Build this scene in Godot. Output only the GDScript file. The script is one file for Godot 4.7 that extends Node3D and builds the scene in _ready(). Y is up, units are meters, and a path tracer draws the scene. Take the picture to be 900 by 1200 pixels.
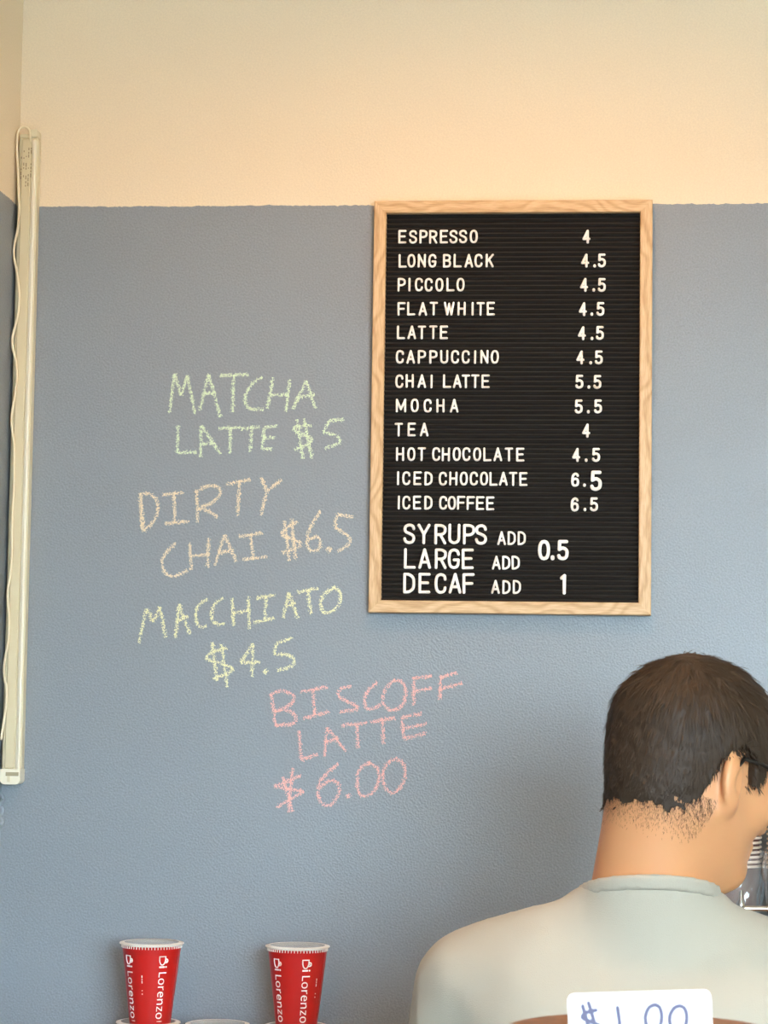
extends Node3D
# A cafe wall with a letter board, chalk prices, takeaway cups and a man at the back counter.
# Units are metres; the back wall is the plane z = 0, the floor y = 0. The letter board hangs at x = 0, y = 1.9.

const BOARD_Y := 1.9
const ROOM := {"left": -0.7385, "right": 2.75, "front": 3.75, "top": 2.8}
const PAINT_LINE := 2.1995
const COUNTER_TOP := 0.914

# text, size (0 small letters, 1 large letters, 2 small digits, 3 large digits), baseline in mm from the board's centre, letter centres in mm
const MENU := [
	["ESPRESSO", 0, 239.3, [-161.2, -145.4, -130.4, -116.0, -100.4, -86.4, -72.3, -56.7]],
	["LONG BLACK", 0, 203.7, [-160.3, -147.4, -132.4, -117.0, -95.4, -80.0, -63.6, -49.5, -33.2]],
	["PICCOLO", 0, 168.2, [-161.5, -149.9, -136.1, -122.0, -106.2, -90.0, -75.3]],
	["FLAT WHITE", 0, 132.7, [-161.0, -146.9, -129.8, -114.1, -91.2, -73.4, -57.3, -45.7, -30.8]],
	["LATTE", 0, 97.7, [-161.4, -145.6, -130.9, -114.3, -98.7]],
	["CAPPUCCINO", 0, 61.9, [-162.6, -146.6, -130.4, -113.6, -97.7, -82.1, -66.6, -53.0, -39.4, -24.3]],
	["CHAI LATTE", 0, 26.2, [-162.9, -147.6, -130.0, -115.9, -93.3, -78.4, -65.8, -52.4, -37.3]],
	["MOCHA", 0, -9.7, [-159.9, -139.9, -121.2, -102.4, -82.4]],
	["TEA", 0, -44.7, [-162.8, -144.0, -125.7]],
	["HOT CHOCOLATE", 0, -80.5, [-160.3, -143.9, -128.9, -107.7, -93.8, -77.9, -64.0, -48.4, -33.5, -18.4, -2.3, 14.0]],
	["ICED CHOCOLATE", 0, -115.9, [-162.7, -150.7, -134.5, -118.6, -97.7, -82.6, -67.2, -53.0, -38.2, -24.3, -10.1, 4.0, 18.8]],
	["ICED COFFEE", 0, -151.4, [-161.3, -150.4, -134.5, -118.2, -97.0, -84.1, -70.9, -57.0, -43.3, -28.7]],
	["SYRUPS", 1, -201.5, [-145.5, -124.2, -100.4, -80.4, -59.1, -41.6]],
	["ADD", 0, -201.7, [-11.8, 2.7, 17.1]],
	["LARGE", 1, -237.1, [-144.1, -122.5, -99.4, -80.6, -60.3]],
	["ADD", 0, -237.0, [-19.1, -5.0, 8.8]],
	["DECAF", 1, -272.7, [-144.6, -122.7, -99.3, -78.3, -58.7]],
	["ADD", 0, -272.4, [-20.0, -4.3, 10.7]],
	["4", 2, 238.7, [107.3]],
	["4.5", 2, 203.1, [105.6, 119.4, 129.7]],
	["4.5", 2, 167.6, [104.3, 118.2, 129.9]],
	["4.5", 2, 132.0, [102.8, 115.7, 128.0]],
	["4.5", 2, 96.7, [101.6, 116.1, 127.4]],
	["4.5", 2, 61.2, [99.6, 114.5, 126.2]],
	["5.5", 2, 25.4, [98.3, 112.1, 124.2]],
	["5.5", 2, -10.4, [97.6, 111.6, 125.4]],
	["4", 2, -45.7, [108.5]],
	["4.5", 2, -80.9, [94.6, 108.9, 123.0]],
	["6.", 2, -116.7, [93.3, 106.6]],
	["5", 3, -123.0, [123.1]],
	["6.5", 2, -152.3, [93.0, 107.5, 120.5]],
	["0.5", 3, -223.4, [49.4, 61.7, 76.4]],
	["1", 3, -272.2, [76.7]],
]
const CHALK := [
	["MATCHA LATTE $5", [
		["M", [[-5024,-92,-4962,483,-4854,155,-4772,460,-4642,-104]]],
		["A", [[-4575,-46,-4451,484,-4272,-146],[-4516,183,-4354,207]]],
		["T", [[-4275,457,-3870,478],[-4082,461,-4088,-68]]],
		["C", [[-3666,428,-3783,360,-3888,208,-3903,90,-3843,-27,-3641,-43]]],
		["H", [[-3498,418,-3574,-20],[-3252,385,-3297,-66],[-3537,169,-3275,176]]],
		["A", [[-3197,-25,-3003,386,-2869,-18],[-3133,136,-2889,177]]],
		["L", [[-4895,-293,-4893,-687,-4623,-676]]],
		["A", [[-4547,-736,-4546,-285,-4258,-694],[-4534,-561,-4355,-540]]],
		["T", [[-4276,-325,-3979,-304],[-4114,-314,-4117,-684]]],
		["T", [[-3955,-330,-3693,-302],[-3797,-316,-3814,-666]]],
		["E", [[-3428,-288,-3612,-302,-3637,-625,-3496,-624],[-3626,-463,-3465,-456]]],
		["$", [[-3134,-200,-3034,-756],[-3027,-186,-2907,-755],[-2931,-276,-3166,-301,-3148,-368,-2945,-444,-2927,-528,-3153,-629]]],
		["5", [[-2447,-191,-2648,-198,-2746,-376,-2594,-409,-2493,-476,-2525,-543,-2708,-604]]]]],
	["DIRTY CHAI $6.5", [
		["D", [[-5424,-1293,-5366,-1840],[-5442,-1350,-5389,-1821],[-5432,-1301,-5291,-1300,-5186,-1386,-5171,-1556,-5243,-1726,-5366,-1840]]],
		["I", [[-5093,-1310,-4798,-1270],[-4930,-1290,-4909,-1723],[-5045,-1736,-4705,-1692]]],
		["R", [[-4597,-1250,-4572,-1702],[-4608,-1269,-4439,-1174,-4268,-1192,-4248,-1286,-4358,-1418,-4576,-1503,-4432,-1532,-4286,-1625]]],
		["T", [[-4148,-1142,-3809,-1080],[-3960,-1107,-3988,-1604]]],
		["Y", [[-3639,-1056,-3557,-1244],[-3352,-1081,-3557,-1244,-3637,-1590]]],
		["C", [[-4895,-2017,-5025,-2157,-5089,-2307,-5017,-2476,-4866,-2493,-4716,-2417]]],
		["H", [[-4686,-2022,-4648,-2397],[-4404,-1953,-4407,-2365],[-4664,-2210,-4399,-2178]]],
		["A", [[-4302,-2327,-4167,-1887,-3990,-2279],[-4238,-2150,-4042,-2122]]],
		["I", [[-3944,-1915,-3613,-1856],[-3782,-1888,-3738,-2240],[-3888,-2248,-3550,-2208]]],
		["$", [[-3289,-1693,-3211,-2254],[-3184,-1655,-3117,-2253],[-3108,-1692,-3313,-1824,-3304,-1899,-3084,-1972,-3057,-2047,-3307,-2142]]],
		["6", [[-2765,-1539,-2900,-1746,-2953,-1934,-2932,-2083,-2819,-2120,-2753,-2007,-2804,-1903,-2934,-1952]]],
		[".", [[-2647,-2081,-2617,-2103]]],
		["5", [[-2295,-1618,-2517,-1575,-2551,-1762,-2354,-1899,-2330,-2004,-2500,-2117]]]]],
	["MACCHIATO $4.5", [
		["M", [[-5400,-3473,-5302,-2978,-5191,-3183,-5101,-2957,-5008,-3386]]],
		["A", [[-4865,-3392,-4819,-2906,-4658,-3337],[-4851,-3160,-4694,-3084]]],
		["C", [[-4405,-2838,-4535,-2914,-4569,-3083,-4528,-3231,-4415,-3230]]],
		["C", [[-4179,-2817,-4308,-2930,-4335,-3099,-4265,-3191,-4152,-3198]]],
		["H", [[-4039,-2823,-4009,-3218],[-3802,-2795,-3775,-3253],[-4024,-3032,-3791,-2992]]],
		["I", [[-3670,-2812,-3408,-2761],[-3539,-2785,-3552,-3128],[-3709,-3167,-3421,-3097]]],
		["A", [[-3282,-3088,-3210,-2725,-3076,-3085],[-3255,-2920,-3117,-2889]]],
		["T", [[-3079,-2720,-2791,-2665],[-2929,-2693,-2879,-3028]]],
		["O", [[-2548,-2645,-2696,-2747,-2743,-2877,-2692,-3007,-2561,-2987,-2459,-2874,-2461,-2707,-2548,-2645]]],
		["$", [[-4316,-3471,-4241,-4010],[-4184,-3489,-4085,-4101],[-4108,-3543,-4351,-3621,-4379,-3714,-4065,-3803,-4026,-3877,-4287,-3992]]],
		["4", [[-3725,-3483,-3897,-3753,-3616,-3735],[-3725,-3483,-3724,-3948]]],
		[".", [[-3542,-3871,-3519,-3886]]],
		["5", [[-3153,-3384,-3377,-3472,-3411,-3628,-3224,-3626,-3110,-3699,-3146,-3792,-3351,-3858]]]]],
	["BISCOFF LATTE $6.00", [
		["B", [[-3439,-4218,-3366,-4662],[-3446,-4218,-3321,-4152,-3141,-4196,-3103,-4284,-3227,-4393,-3388,-4449,-3208,-4428,-3081,-4515,-3115,-4623,-3366,-4655]]],
		["I", [[-3015,-4166,-2628,-4089],[-2829,-4131,-2801,-4494],[-2955,-4542,-2590,-4445]]],
		["S", [[-2280,-4078,-2406,-4097,-2469,-4205,-2331,-4292,-2179,-4361,-2222,-4415,-2429,-4442]]],
		["C", [[-1905,-4019,-2029,-4128,-2080,-4288,-2025,-4405,-1847,-4338]]],
		["O", [[-1656,-3981,-1779,-4107,-1812,-4267,-1757,-4390,-1614,-4399,-1508,-4298,-1482,-4121,-1548,-3997,-1656,-3981]]],
		["F", [[-1370,-3942,-1365,-4325],[-1370,-3949,-1121,-3910],[-1350,-4136,-1119,-4087]]],
		["F", [[-978,-3919,-992,-4238],[-985,-3929,-748,-3856],[-976,-4089,-675,-4014]]],
		["L", [[-3023,-4739,-2980,-5142,-2749,-5061]]],
		["A", [[-2648,-5077,-2619,-4676,-2345,-5001],[-2644,-4889,-2466,-4826]]],
		["T", [[-2397,-4637,-2040,-4597],[-2190,-4620,-2160,-4953]]],
		["T", [[-1979,-4581,-1637,-4523],[-1815,-4558,-1793,-4887]]],
		["E", [[-1257,-4454,-1534,-4511,-1501,-4819,-1182,-4736],[-1511,-4670,-1184,-4602]]],
		["$", [[-3111,-5272,-3157,-5888],[-3245,-5405,-3100,-5880],[-2994,-5376,-3368,-5531,-2937,-5595,-3327,-5831]]],
		["6", [[-2449,-5198,-2654,-5378,-2733,-5556,-2702,-5732,-2575,-5801,-2435,-5639,-2438,-5481,-2564,-5430,-2712,-5538]]],
		[".", [[-2299,-5634,-2278,-5654]]],
		["0", [[-1996,-5173,-2137,-5264,-2170,-5476,-2114,-5634,-1989,-5632,-1867,-5471,-1870,-5259,-1996,-5173]]],
		["0", [[-1604,-5107,-1746,-5187,-1797,-5364,-1741,-5557,-1616,-5590,-1493,-5430,-1497,-5183,-1604,-5107]]]]],
]
const CABLE := [-7157,3975,-7162,4053,-7189,4104,-7228,4127,-7273,4128,-7311,4099,-7341,4019,-7345,3784,-7322,3488,-7303,3120,-7288,2911,-7301,2608,-7346,2336,-7342,2162,-7304,1992,-7260,1686,-7249,1496,-7275,1247,-7332,1001,-7328,836,-7273,615,-7251,368,-7279,95,-7316,-205,-7300,-396,-7266,-615,-7253,-1075,-7250,-1179,-7261,-1478,-7265,-1803,-7255,-2154,-7267,-2505,-7299,-2748,-7294,-2909,-7267,-3178,-7272,-3500,-7307,-3715,-7321,-3876,-7305,-4063,-7278,-4153,-7272,-4375,-7306,-4667,-7334,-4905]

var rng := RandomNumberGenerator.new()
var M := {}
var used := {}

# ------------------------------------------------------------------ mesh building
class Shape:
	var v := PackedVector3Array()
	var n := PackedVector3Array()
	var uv := PackedVector2Array()
	var ix := PackedInt32Array()

	# a convex flat face, its corners anticlockwise seen from outside
	func face(p: Array, t: Array = []) -> void:
		var nn: Vector3 = (p[1] - p[0]).cross(p[2] - p[0]).normalized()
		var b := v.size()
		for i in p.size():
			v.append(p[i]); n.append(nn); uv.append(t[i] if t.size() else Vector2(p[i].x, p[i].y))
		for i in range(1, p.size() - 1):
			ix.append_array([b, b + i + 1, b + i])

	# rows of points joined smoothly; anticlockwise outside when rows run "up" and columns run "right"
	func grid(rows: Array, wrap := false, flip := false) -> void:
		var b := v.size()
		var c: int = rows[0].size()
		var acc := PackedVector3Array()
		acc.resize(rows.size() * c)
		for i in rows.size():
			for j in c:
				v.append(rows[i][j])
				uv.append(Vector2(float(j) / c, float(i) / rows.size()))
		for i in rows.size() - 1:
			for j in (c if wrap else c - 1):
				var k := (j + 1) % c
				var q := [i * c + j, i * c + k, (i + 1) * c + k, (i + 1) * c + j]
				if flip:
					q.reverse()
				for t in [[0, 1, 2], [0, 2, 3]]:
					var p0: Vector3 = v[b + q[t[0]]]
					var fn: Vector3 = (v[b + q[t[1]]] - p0).cross(v[b + q[t[2]]] - p0)
					for s in t:
						acc[q[s]] += fn
					ix.append_array([b + q[t[0]], b + q[t[2]], b + q[t[1]]])
		for a in acc:
			n.append(a.normalized() if a.length() > 1e-14 else Vector3.UP)

	func box(c: Vector3, s: Vector3, ch := 0.0, bas := Basis()) -> void:
		var h := s / 2.0
		var e := minf(ch, minf(h.x, minf(h.y, h.z)) * 0.9)
		var at := func(p: Vector3) -> Vector3: return c + bas * p
		var ax := [Vector3.RIGHT, Vector3.UP, Vector3.BACK]
		for a in 3:
			for sg in [1.0, -1.0]:
				var u: Vector3 = ax[(a + 1) % 3]
				var w: Vector3 = ax[(a + 2) % 3]
				var o: Vector3 = ax[a] * sg * h[a]
				var hu: float = h[(a + 1) % 3] - e
				var hw: float = h[(a + 2) % 3] - e
				var p := [o - u * hu - w * hw, o + u * hu - w * hw, o + u * hu + w * hw, o - u * hu + w * hw]
				if sg < 0:
					p.reverse()
				face(p.map(at), [Vector2(0, 0), Vector2(hu * 2, 0), Vector2(hu * 2, hw * 2), Vector2(0, hw * 2)])
		if e <= 0.0:
			return
		for a in 3:
			var b1 := (a + 1) % 3
			var b2 := (a + 2) % 3
			for s1 in [1.0, -1.0]:
				for s2 in [1.0, -1.0]:
					var l: Vector3 = ax[a] * (h[a] - e)
					var p1: Vector3 = ax[b1] * s1 * h[b1] + ax[b2] * s2 * (h[b2] - e)
					var p2: Vector3 = ax[b1] * s1 * (h[b1] - e) + ax[b2] * s2 * h[b2]
					var p := [p1 - l, p1 + l, p2 + l, p2 - l]
					if s1 * s2 > 0:
						p.reverse()
					face(p.map(at))
		for sx in [1.0, -1.0]:
			for sy in [1.0, -1.0]:
				for sz in [1.0, -1.0]:
					var p := [Vector3(sx * h.x, sy * (h.y - e), sz * (h.z - e)), Vector3(sx * (h.x - e), sy * h.y, sz * (h.z - e)), Vector3(sx * (h.x - e), sy * (h.y - e), sz * h.z)]
					if sx * sy * sz < 0:
						p.reverse()
					face(p.map(at))

	# a tube along points; flat: its section lies in the xy plane (rw across, rz in depth)
	func tube(pts: PackedVector3Array, rw: float, rz: float, sides := 8, flat := false, caps := true) -> void:
		var rows := []
		var prev := Vector3.ZERO
		var count := pts.size()
		for i in count:
			var t := (pts[mini(i + 1, count - 1)] - pts[maxi(i - 1, 0)]).normalized()
			var up := Vector3.BACK
			if not flat:
				if i == 0:
					up = Vector3.UP if absf(t.y) < 0.9 else Vector3.RIGHT
				else:
					up = prev
			var side := t.cross(up).normalized()
			up = side.cross(t).normalized()
			prev = up
			var steps := [[0.0, 1.0]]
			if caps and i == 0:
				steps = [[-1.0, 0.02], [-0.92, 0.4], [-0.7, 0.71], [-0.38, 0.92], [0.0, 1.0]]
			elif caps and i == count - 1:
				steps = [[0.0, 1.0], [0.38, 0.92], [0.7, 0.71], [0.92, 0.4], [1.0, 0.02]]
			for s in steps:
				var ring := PackedVector3Array()
				for k in sides:
					var a := TAU * k / sides
					ring.append(pts[i] + t * s[0] * rw + (side * cos(a) * rw + up * sin(a) * rz) * s[1])
				rows.append(ring)
		grid(rows, true)

	# a turned shape about the y axis; profile of (radius, height), outside to the right of its direction of travel going up
	func lathe(pr: PackedVector2Array, segs: int, c := Vector3.ZERO, crease := 0.6) -> void:
		var run := [pr[0]]
		for i in range(1, pr.size()):
			run.append(pr[i])
			var last := i == pr.size() - 1
			if last or absf((pr[i] - pr[i - 1]).angle_to(pr[i + 1] - pr[i])) > crease:
				var rows := []
				for q in run:
					var ring := PackedVector3Array()
					for k in segs:
						var a := TAU * k / segs
						ring.append(c + Vector3(cos(a) * q.x, q.y, -sin(a) * q.x))
					rows.append(ring)
				grid(rows, true)
				run = [pr[i]]

	func done() -> ArrayMesh:
		var m := ArrayMesh.new()
		if v.is_empty():
			return m
		var a := []
		a.resize(Mesh.ARRAY_MAX)
		a[Mesh.ARRAY_VERTEX] = v
		a[Mesh.ARRAY_NORMAL] = n
		a[Mesh.ARRAY_TEX_UV] = uv
		a[Mesh.ARRAY_INDEX] = ix
		m.add_surface_from_arrays(Mesh.PRIMITIVE_TRIANGLES, a)
		return m

# ------------------------------------------------------------------ scene helpers
func numbered(called: String) -> String:
	var k: int = used.get(called, 0)
	used[called] = k + 1
	return called if k == 0 else "%s_%03d" % [called, k]

func tag(o: Node, label: String, category: String, group := "") -> void:
	o.set_meta("label", label)
	o.set_meta("category", category)
	if group:
		o.set_meta("group", group)

func thing(called: String, label: String, category: String, at := Vector3.ZERO, group := "") -> Node3D:
	var o := Node3D.new()
	o.name = numbered(called)
	add_child(o)
	o.position = at
	tag(o, label, category, group)
	return o

func part(called: String, mesh: Mesh, m: Material, parent: Node, at := Vector3.ZERO) -> MeshInstance3D:
	var o := MeshInstance3D.new()
	o.name = called
	o.mesh = mesh
	o.material_override = m
	o.position = at
	parent.add_child(o, true)
	return o

func structure(called: String, s: Shape, m: Material) -> MeshInstance3D:
	var o := part(called, s.done(), m, self)
	o.set_meta("kind", "structure")
	return o

func material(color: Color, rough := 0.6, metal := 0.0) -> StandardMaterial3D:
	var m := StandardMaterial3D.new()
	m.albedo_color = color
	m.roughness = rough
	m.metallic = metal
	return m

func noise_image(size: int, fx: float, fy: float, seed_: int, octaves := 3) -> Image:
	var f := FastNoiseLite.new()
	f.seed = seed_
	f.noise_type = FastNoiseLite.TYPE_SIMPLEX_SMOOTH
	f.fractal_octaves = octaves
	f.frequency = 1.0
	var im := Image.create(size, size, false, Image.FORMAT_RGB8)
	var r1 := fx / TAU
	var r2 := fy / TAU
	for y in size:
		for x in size:
			var a := TAU * x / size
			var b := TAU * y / size
			var g := f.get_noise_3d(r1 * cos(a) + 9.0 * r2 * sin(b), r1 * sin(a), r2 * cos(b)) * 0.5 + 0.5
			im.set_pixel(x, y, Color(g, g, g))
	return im

func noise_texture(size: int, frequency: float, seed_: int, octaves := 2) -> NoiseTexture2D:
	var f := FastNoiseLite.new()
	f.seed = seed_
	f.noise_type = FastNoiseLite.TYPE_SIMPLEX_SMOOTH
	f.fractal_octaves = octaves
	f.frequency = frequency
	var t := NoiseTexture2D.new()
	t.width = size
	t.height = size
	t.seamless = true
	t.noise = f
	return t

func wood_texture(light: Color, dark: Color, seed_: int) -> ImageTexture:
	var f := FastNoiseLite.new()
	f.seed = seed_
	f.noise_type = FastNoiseLite.TYPE_SIMPLEX_SMOOTH
	f.fractal_octaves = 3
	f.frequency = 1.0
	var im := Image.create(768, 96, false, Image.FORMAT_RGB8)
	for y in 96:
		for x in 768:
			var u := x / 768.0
			var w := y / 96.0
			var bend := f.get_noise_2d(u * 5.0, w * 0.5) * 1.3
			var rings := 0.5 + 0.5 * sin((w * 3.4 + bend + 2.2 * f.get_noise_2d(u * 2.5 + 40.0, 3.0)) * 7.0)
			var pores := f.get_noise_2d(u * 26.0, w * 34.0 + 70.0)
			var g := clampf(0.18 + 0.4 * pow(rings, 2.2) + 0.42 * pores, 0.0, 1.0)
			im.set_pixel(x, y, light.lerp(dark, g))
	return ImageTexture.create_from_image(im)

func make_materials() -> void:
	var rough_wall := noise_texture(1024, 0.17, 3, 2)
	var fleck := noise_texture(512, 0.03, 8, 4)
	for spec in [["cream", Color(0.955, 0.89, 0.77), 0.75, 0.035, 0.95], ["blue", Color(0.568, 0.604, 0.632), 0.42, 0.046, 0.89]]:
		var m := material(spec[1], spec[2])
		m.uv1_triplanar = true
		m.uv1_world_triplanar = true
		m.uv1_scale = Vector3.ONE * 1.35
		m.heightmap_enabled = true
		m.heightmap_texture = rough_wall
		m.heightmap_scale = spec[3]
		# roller stipple: a slight, fine mottling of the paint
		var mottle := noise_texture(1024, 0.21, 41, 2)
		var ramp := Gradient.new()
		ramp.colors = PackedColorArray([Color(spec[4], spec[4], spec[4]), Color(1, 1, 1)])
		mottle.color_ramp = ramp
		m.albedo_texture = mottle
		M[spec[0]] = m
	M.ceiling = material(Color(0.93, 0.88, 0.78), 0.9)
	M.floor = material(Color(0.5, 0.47, 0.43), 0.5)
	M.floor.uv1_triplanar = true
	M.floor.albedo_texture = fleck
	M.pavement = material(Color(0.62, 0.59, 0.55), 0.9)
	M.oak = []
	for k in 4:
		var o := material(Color.WHITE, 0.5)
		o.albedo_texture = wood_texture(Color(0.89, 0.765, 0.585), Color(0.70, 0.53, 0.355), 21 + k)
		M.oak.append(o)
	M.felt = material(Color(0.122, 0.104, 0.084), 0.95)
	M.felt.rim_enabled = true
	M.felt.rim = 0.15
	M.letter = material(Color(0.98, 0.97, 0.945), 0.4)
	M.backing = material(Color(0.55, 0.45, 0.33), 0.8)
	M.batten = material(Color(0.885, 0.85, 0.72), 0.35)
	M.diffuser = material(Color(0.84, 0.80, 0.665), 0.28)
	M.batten_cap = material(Color(0.93, 0.91, 0.82), 0.35)
	M.cable = material(Color(0.93, 0.88, 0.75), 0.4)
	M.grey_print = material(Color(0.6, 0.54, 0.43), 0.6)
	M.slot = material(Color(0.66, 0.62, 0.5), 0.6)
	M.chalk = [material(Color(0.875, 0.935, 0.80), 0.95), material(Color(0.94, 0.865, 0.74), 0.95), material(Color(0.94, 0.925, 0.74), 0.95), material(Color(0.955, 0.72, 0.68), 0.95)]
	M.red = material(Color(0.765, 0.11, 0.085), 0.33)
	M.cup_white = material(Color(0.95, 0.93, 0.88), 0.4)
	M.print = material(Color(0.97, 0.93, 0.9), 0.45)
	var clear := material(Color(0.93, 0.93, 0.92, 0.3), 0.12)
	clear.transparency = BaseMaterial3D.TRANSPARENCY_ALPHA
	M.clear = clear
	var film := material(Color(0.95, 0.93, 0.9, 0.16), 0.06)
	film.transparency = BaseMaterial3D.TRANSPARENCY_ALPHA
	M.film = film
	var glass := material(Color(0.95, 0.97, 0.97, 0.05), 0.02)
	glass.transparency = BaseMaterial3D.TRANSPARENCY_ALPHA
	M.glass = glass
	M.kraft = material(Color(0.36, 0.235, 0.19), 0.6)
	M.kraft_rim = material(Color(0.92, 0.84, 0.76), 0.45)
	M.steel = material(Color(0.78, 0.77, 0.75), 0.22, 1.0)
	M.white_laminate = material(Color(0.86, 0.84, 0.8), 0.4)
	M.cabinet = material(Color(0.42, 0.40, 0.38), 0.5)
	M.walnut = material(Color.WHITE, 0.45)
	M.walnut.albedo_texture = wood_texture(Color(0.60, 0.41, 0.28), Color(0.42, 0.26, 0.165), 77)
	M.card = material(Color(0.93, 0.925, 0.89), 0.7)
	M.ink = material(Color(0.30, 0.29, 0.37), 0.7)
	M.skin = material(Color(0.83, 0.585, 0.395), 0.5)
	M.skin.subsurf_scatter_enabled = true
	M.skin.subsurf_scatter_strength = 0.08
	M.hair = material(Color(0.235, 0.18, 0.13), 0.62)
	M.hair.metallic_specular = 0.4
	M.shirt = material(Color(0.69, 0.655, 0.585), 0.9)
	M.shirt.rim_enabled = true
	M.shirt.rim = 0.3
	M.shirt.uv1_triplanar = true
	M.shirt.uv1_scale = Vector3.ONE * 5.0
	M.shirt.heightmap_enabled = true
	M.shirt.heightmap_texture = noise_texture(512, 0.25, 12, 1)
	M.shirt.heightmap_scale = 0.03
	M.trousers = material(Color(0.11, 0.11, 0.12), 0.85)
	M.shoe = material(Color(0.16, 0.15, 0.15), 0.5)
	M.dark = material(Color(0.09, 0.075, 0.065), 0.35)
	M.eye = material(Color(0.9, 0.88, 0.85), 0.2)
	M.frame = material(Color(0.25, 0.25, 0.26), 0.4, 0.6)
	var lamp := material(Color(1, 0.95, 0.85), 0.5)
	lamp.emission_enabled = true
	lamp.emission = Color(1.0, 0.82, 0.63)
	lamp.emission_energy_multiplier = 3.0
	M.lamp = lamp
	M.lamp_ring = material(Color(0.9, 0.89, 0.86), 0.4)

# ------------------------------------------------------------------ camera and light
func make_camera_and_light() -> void:
	var cam := Camera3D.new()
	cam.name = "camera"
	add_child(cam)
	cam.transform = Transform3D(Basis(Vector3(0.996428, 0.014025, -0.083274), Vector3(-0.006762, 0.996197, 0.086863), Vector3(0.084176, -0.08599, 0.992734)), Vector3(0.09859, 1.45784, 3.32822))
	var lens := CameraAttributesPhysical.new()
	lens.frustum_focal_length = 54.0
	lens.frustum_focus_distance = 3.33
	lens.exposure_aperture = 19.6
	lens.frustum_near = 0.05
	lens.frustum_far = 60.0
	cam.attributes = lens
	cam.fov = 25.0576
	cam.current = true
	var we := WorldEnvironment.new()
	we.name = "environment"
	var env := Environment.new()
	env.background_mode = Environment.BG_SKY
	var sky := Sky.new()
	var sm := ProceduralSkyMaterial.new()
	sm.sky_top_color = Color(0.645, 0.735, 0.835)
	sm.sky_horizon_color = Color(0.77, 0.86, 0.895)
	sm.ground_bottom_color = Color(0.42, 0.41, 0.40)
	sm.ground_horizon_color = Color(0.6, 0.6, 0.6)
	sm.sky_energy_multiplier = 3.05
	sky.sky_material = sm
	env.sky = sky
	env.tonemap_mode = Environment.TONE_MAPPER_LINEAR
	env.tonemap_exposure = 4.0
	env.sdfgi_enabled = true
	env.ssao_enabled = true
	env.ssil_enabled = true
	we.environment = env
	add_child(we)

func make_downlight(x: float, z: float, energy: float, angle: float, blend: float, color: Color, label: String) -> void:
	var t := thing("ceiling_downlight", label, "light", Vector3(x, ROOM.top, z), "ceiling downlights")
	var s := Shape.new()
	s.lathe(PackedVector2Array([Vector2(0.05, -0.002), Vector2(0.062, -0.012), Vector2(0.078, -0.008), Vector2(0.08, 0.0)]), 32)
	part("ring", s.done(), M.lamp_ring, t)
	var d := Shape.new()
	d.lathe(PackedVector2Array([Vector2(0.0, -0.004), Vector2(0.055, -0.004)]), 32)
	part("lamp_lens", d.done(), M.lamp, t)
	var l := SpotLight3D.new()
	l.name = "downlight_lamp"
	t.add_child(l, true)
	l.position = Vector3(0, -0.02, 0)
	l.rotation_degrees = Vector3(-90, 0, 0)
	l.spot_angle = angle
	l.spot_angle_attenuation = blend
	l.spot_range = 8.0
	l.spot_attenuation = 2.0
	l.light_size = 0.06
	l.light_color = color
	l.light_energy = energy
	l.shadow_enabled = true

# ------------------------------------------------------------------ room
# a wall sheet in (along, height), cut at the ragged paint line; upper or lower side of it
func paint_sheet(a0: float, a1: float, y0: float, y1: float, upper: bool, depth: float, place: Callable) -> Shape:
	var s := Shape.new()
	var f := FastNoiseLite.new()
	f.seed = 5
	f.frequency = 1.0
	f.fractal_octaves = 3
	var steps := int((a1 - a0) / 0.0035)
	for i in steps:
		var p := a0 + (a1 - a0) * i / steps
		var q := a0 + (a1 - a0) * (i + 1) / steps
		var hp := PAINT_LINE + 0.0016 * f.get_noise_1d(p * 140.0) + 0.0012 * f.get_noise_1d(p * 9.0 + 50.0)
		var hq := PAINT_LINE + 0.0016 * f.get_noise_1d(q * 140.0) + 0.0012 * f.get_noise_1d(q * 9.0 + 50.0)
		if upper:
			s.face([place.call(p, hp, depth), place.call(q, hq, depth), place.call(q, y1, depth), place.call(p, y1, depth)])
		else:
			s.face([place.call(p, y0, depth), place.call(q, y0, depth), place.call(q, hq, depth), place.call(p, hp, depth)])
			s.face([place.call(p, hp, depth), place.call(q, hq, depth), place.call(q, hq, 0.0), place.call(p, hp, 0.0)])
	return s

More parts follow.
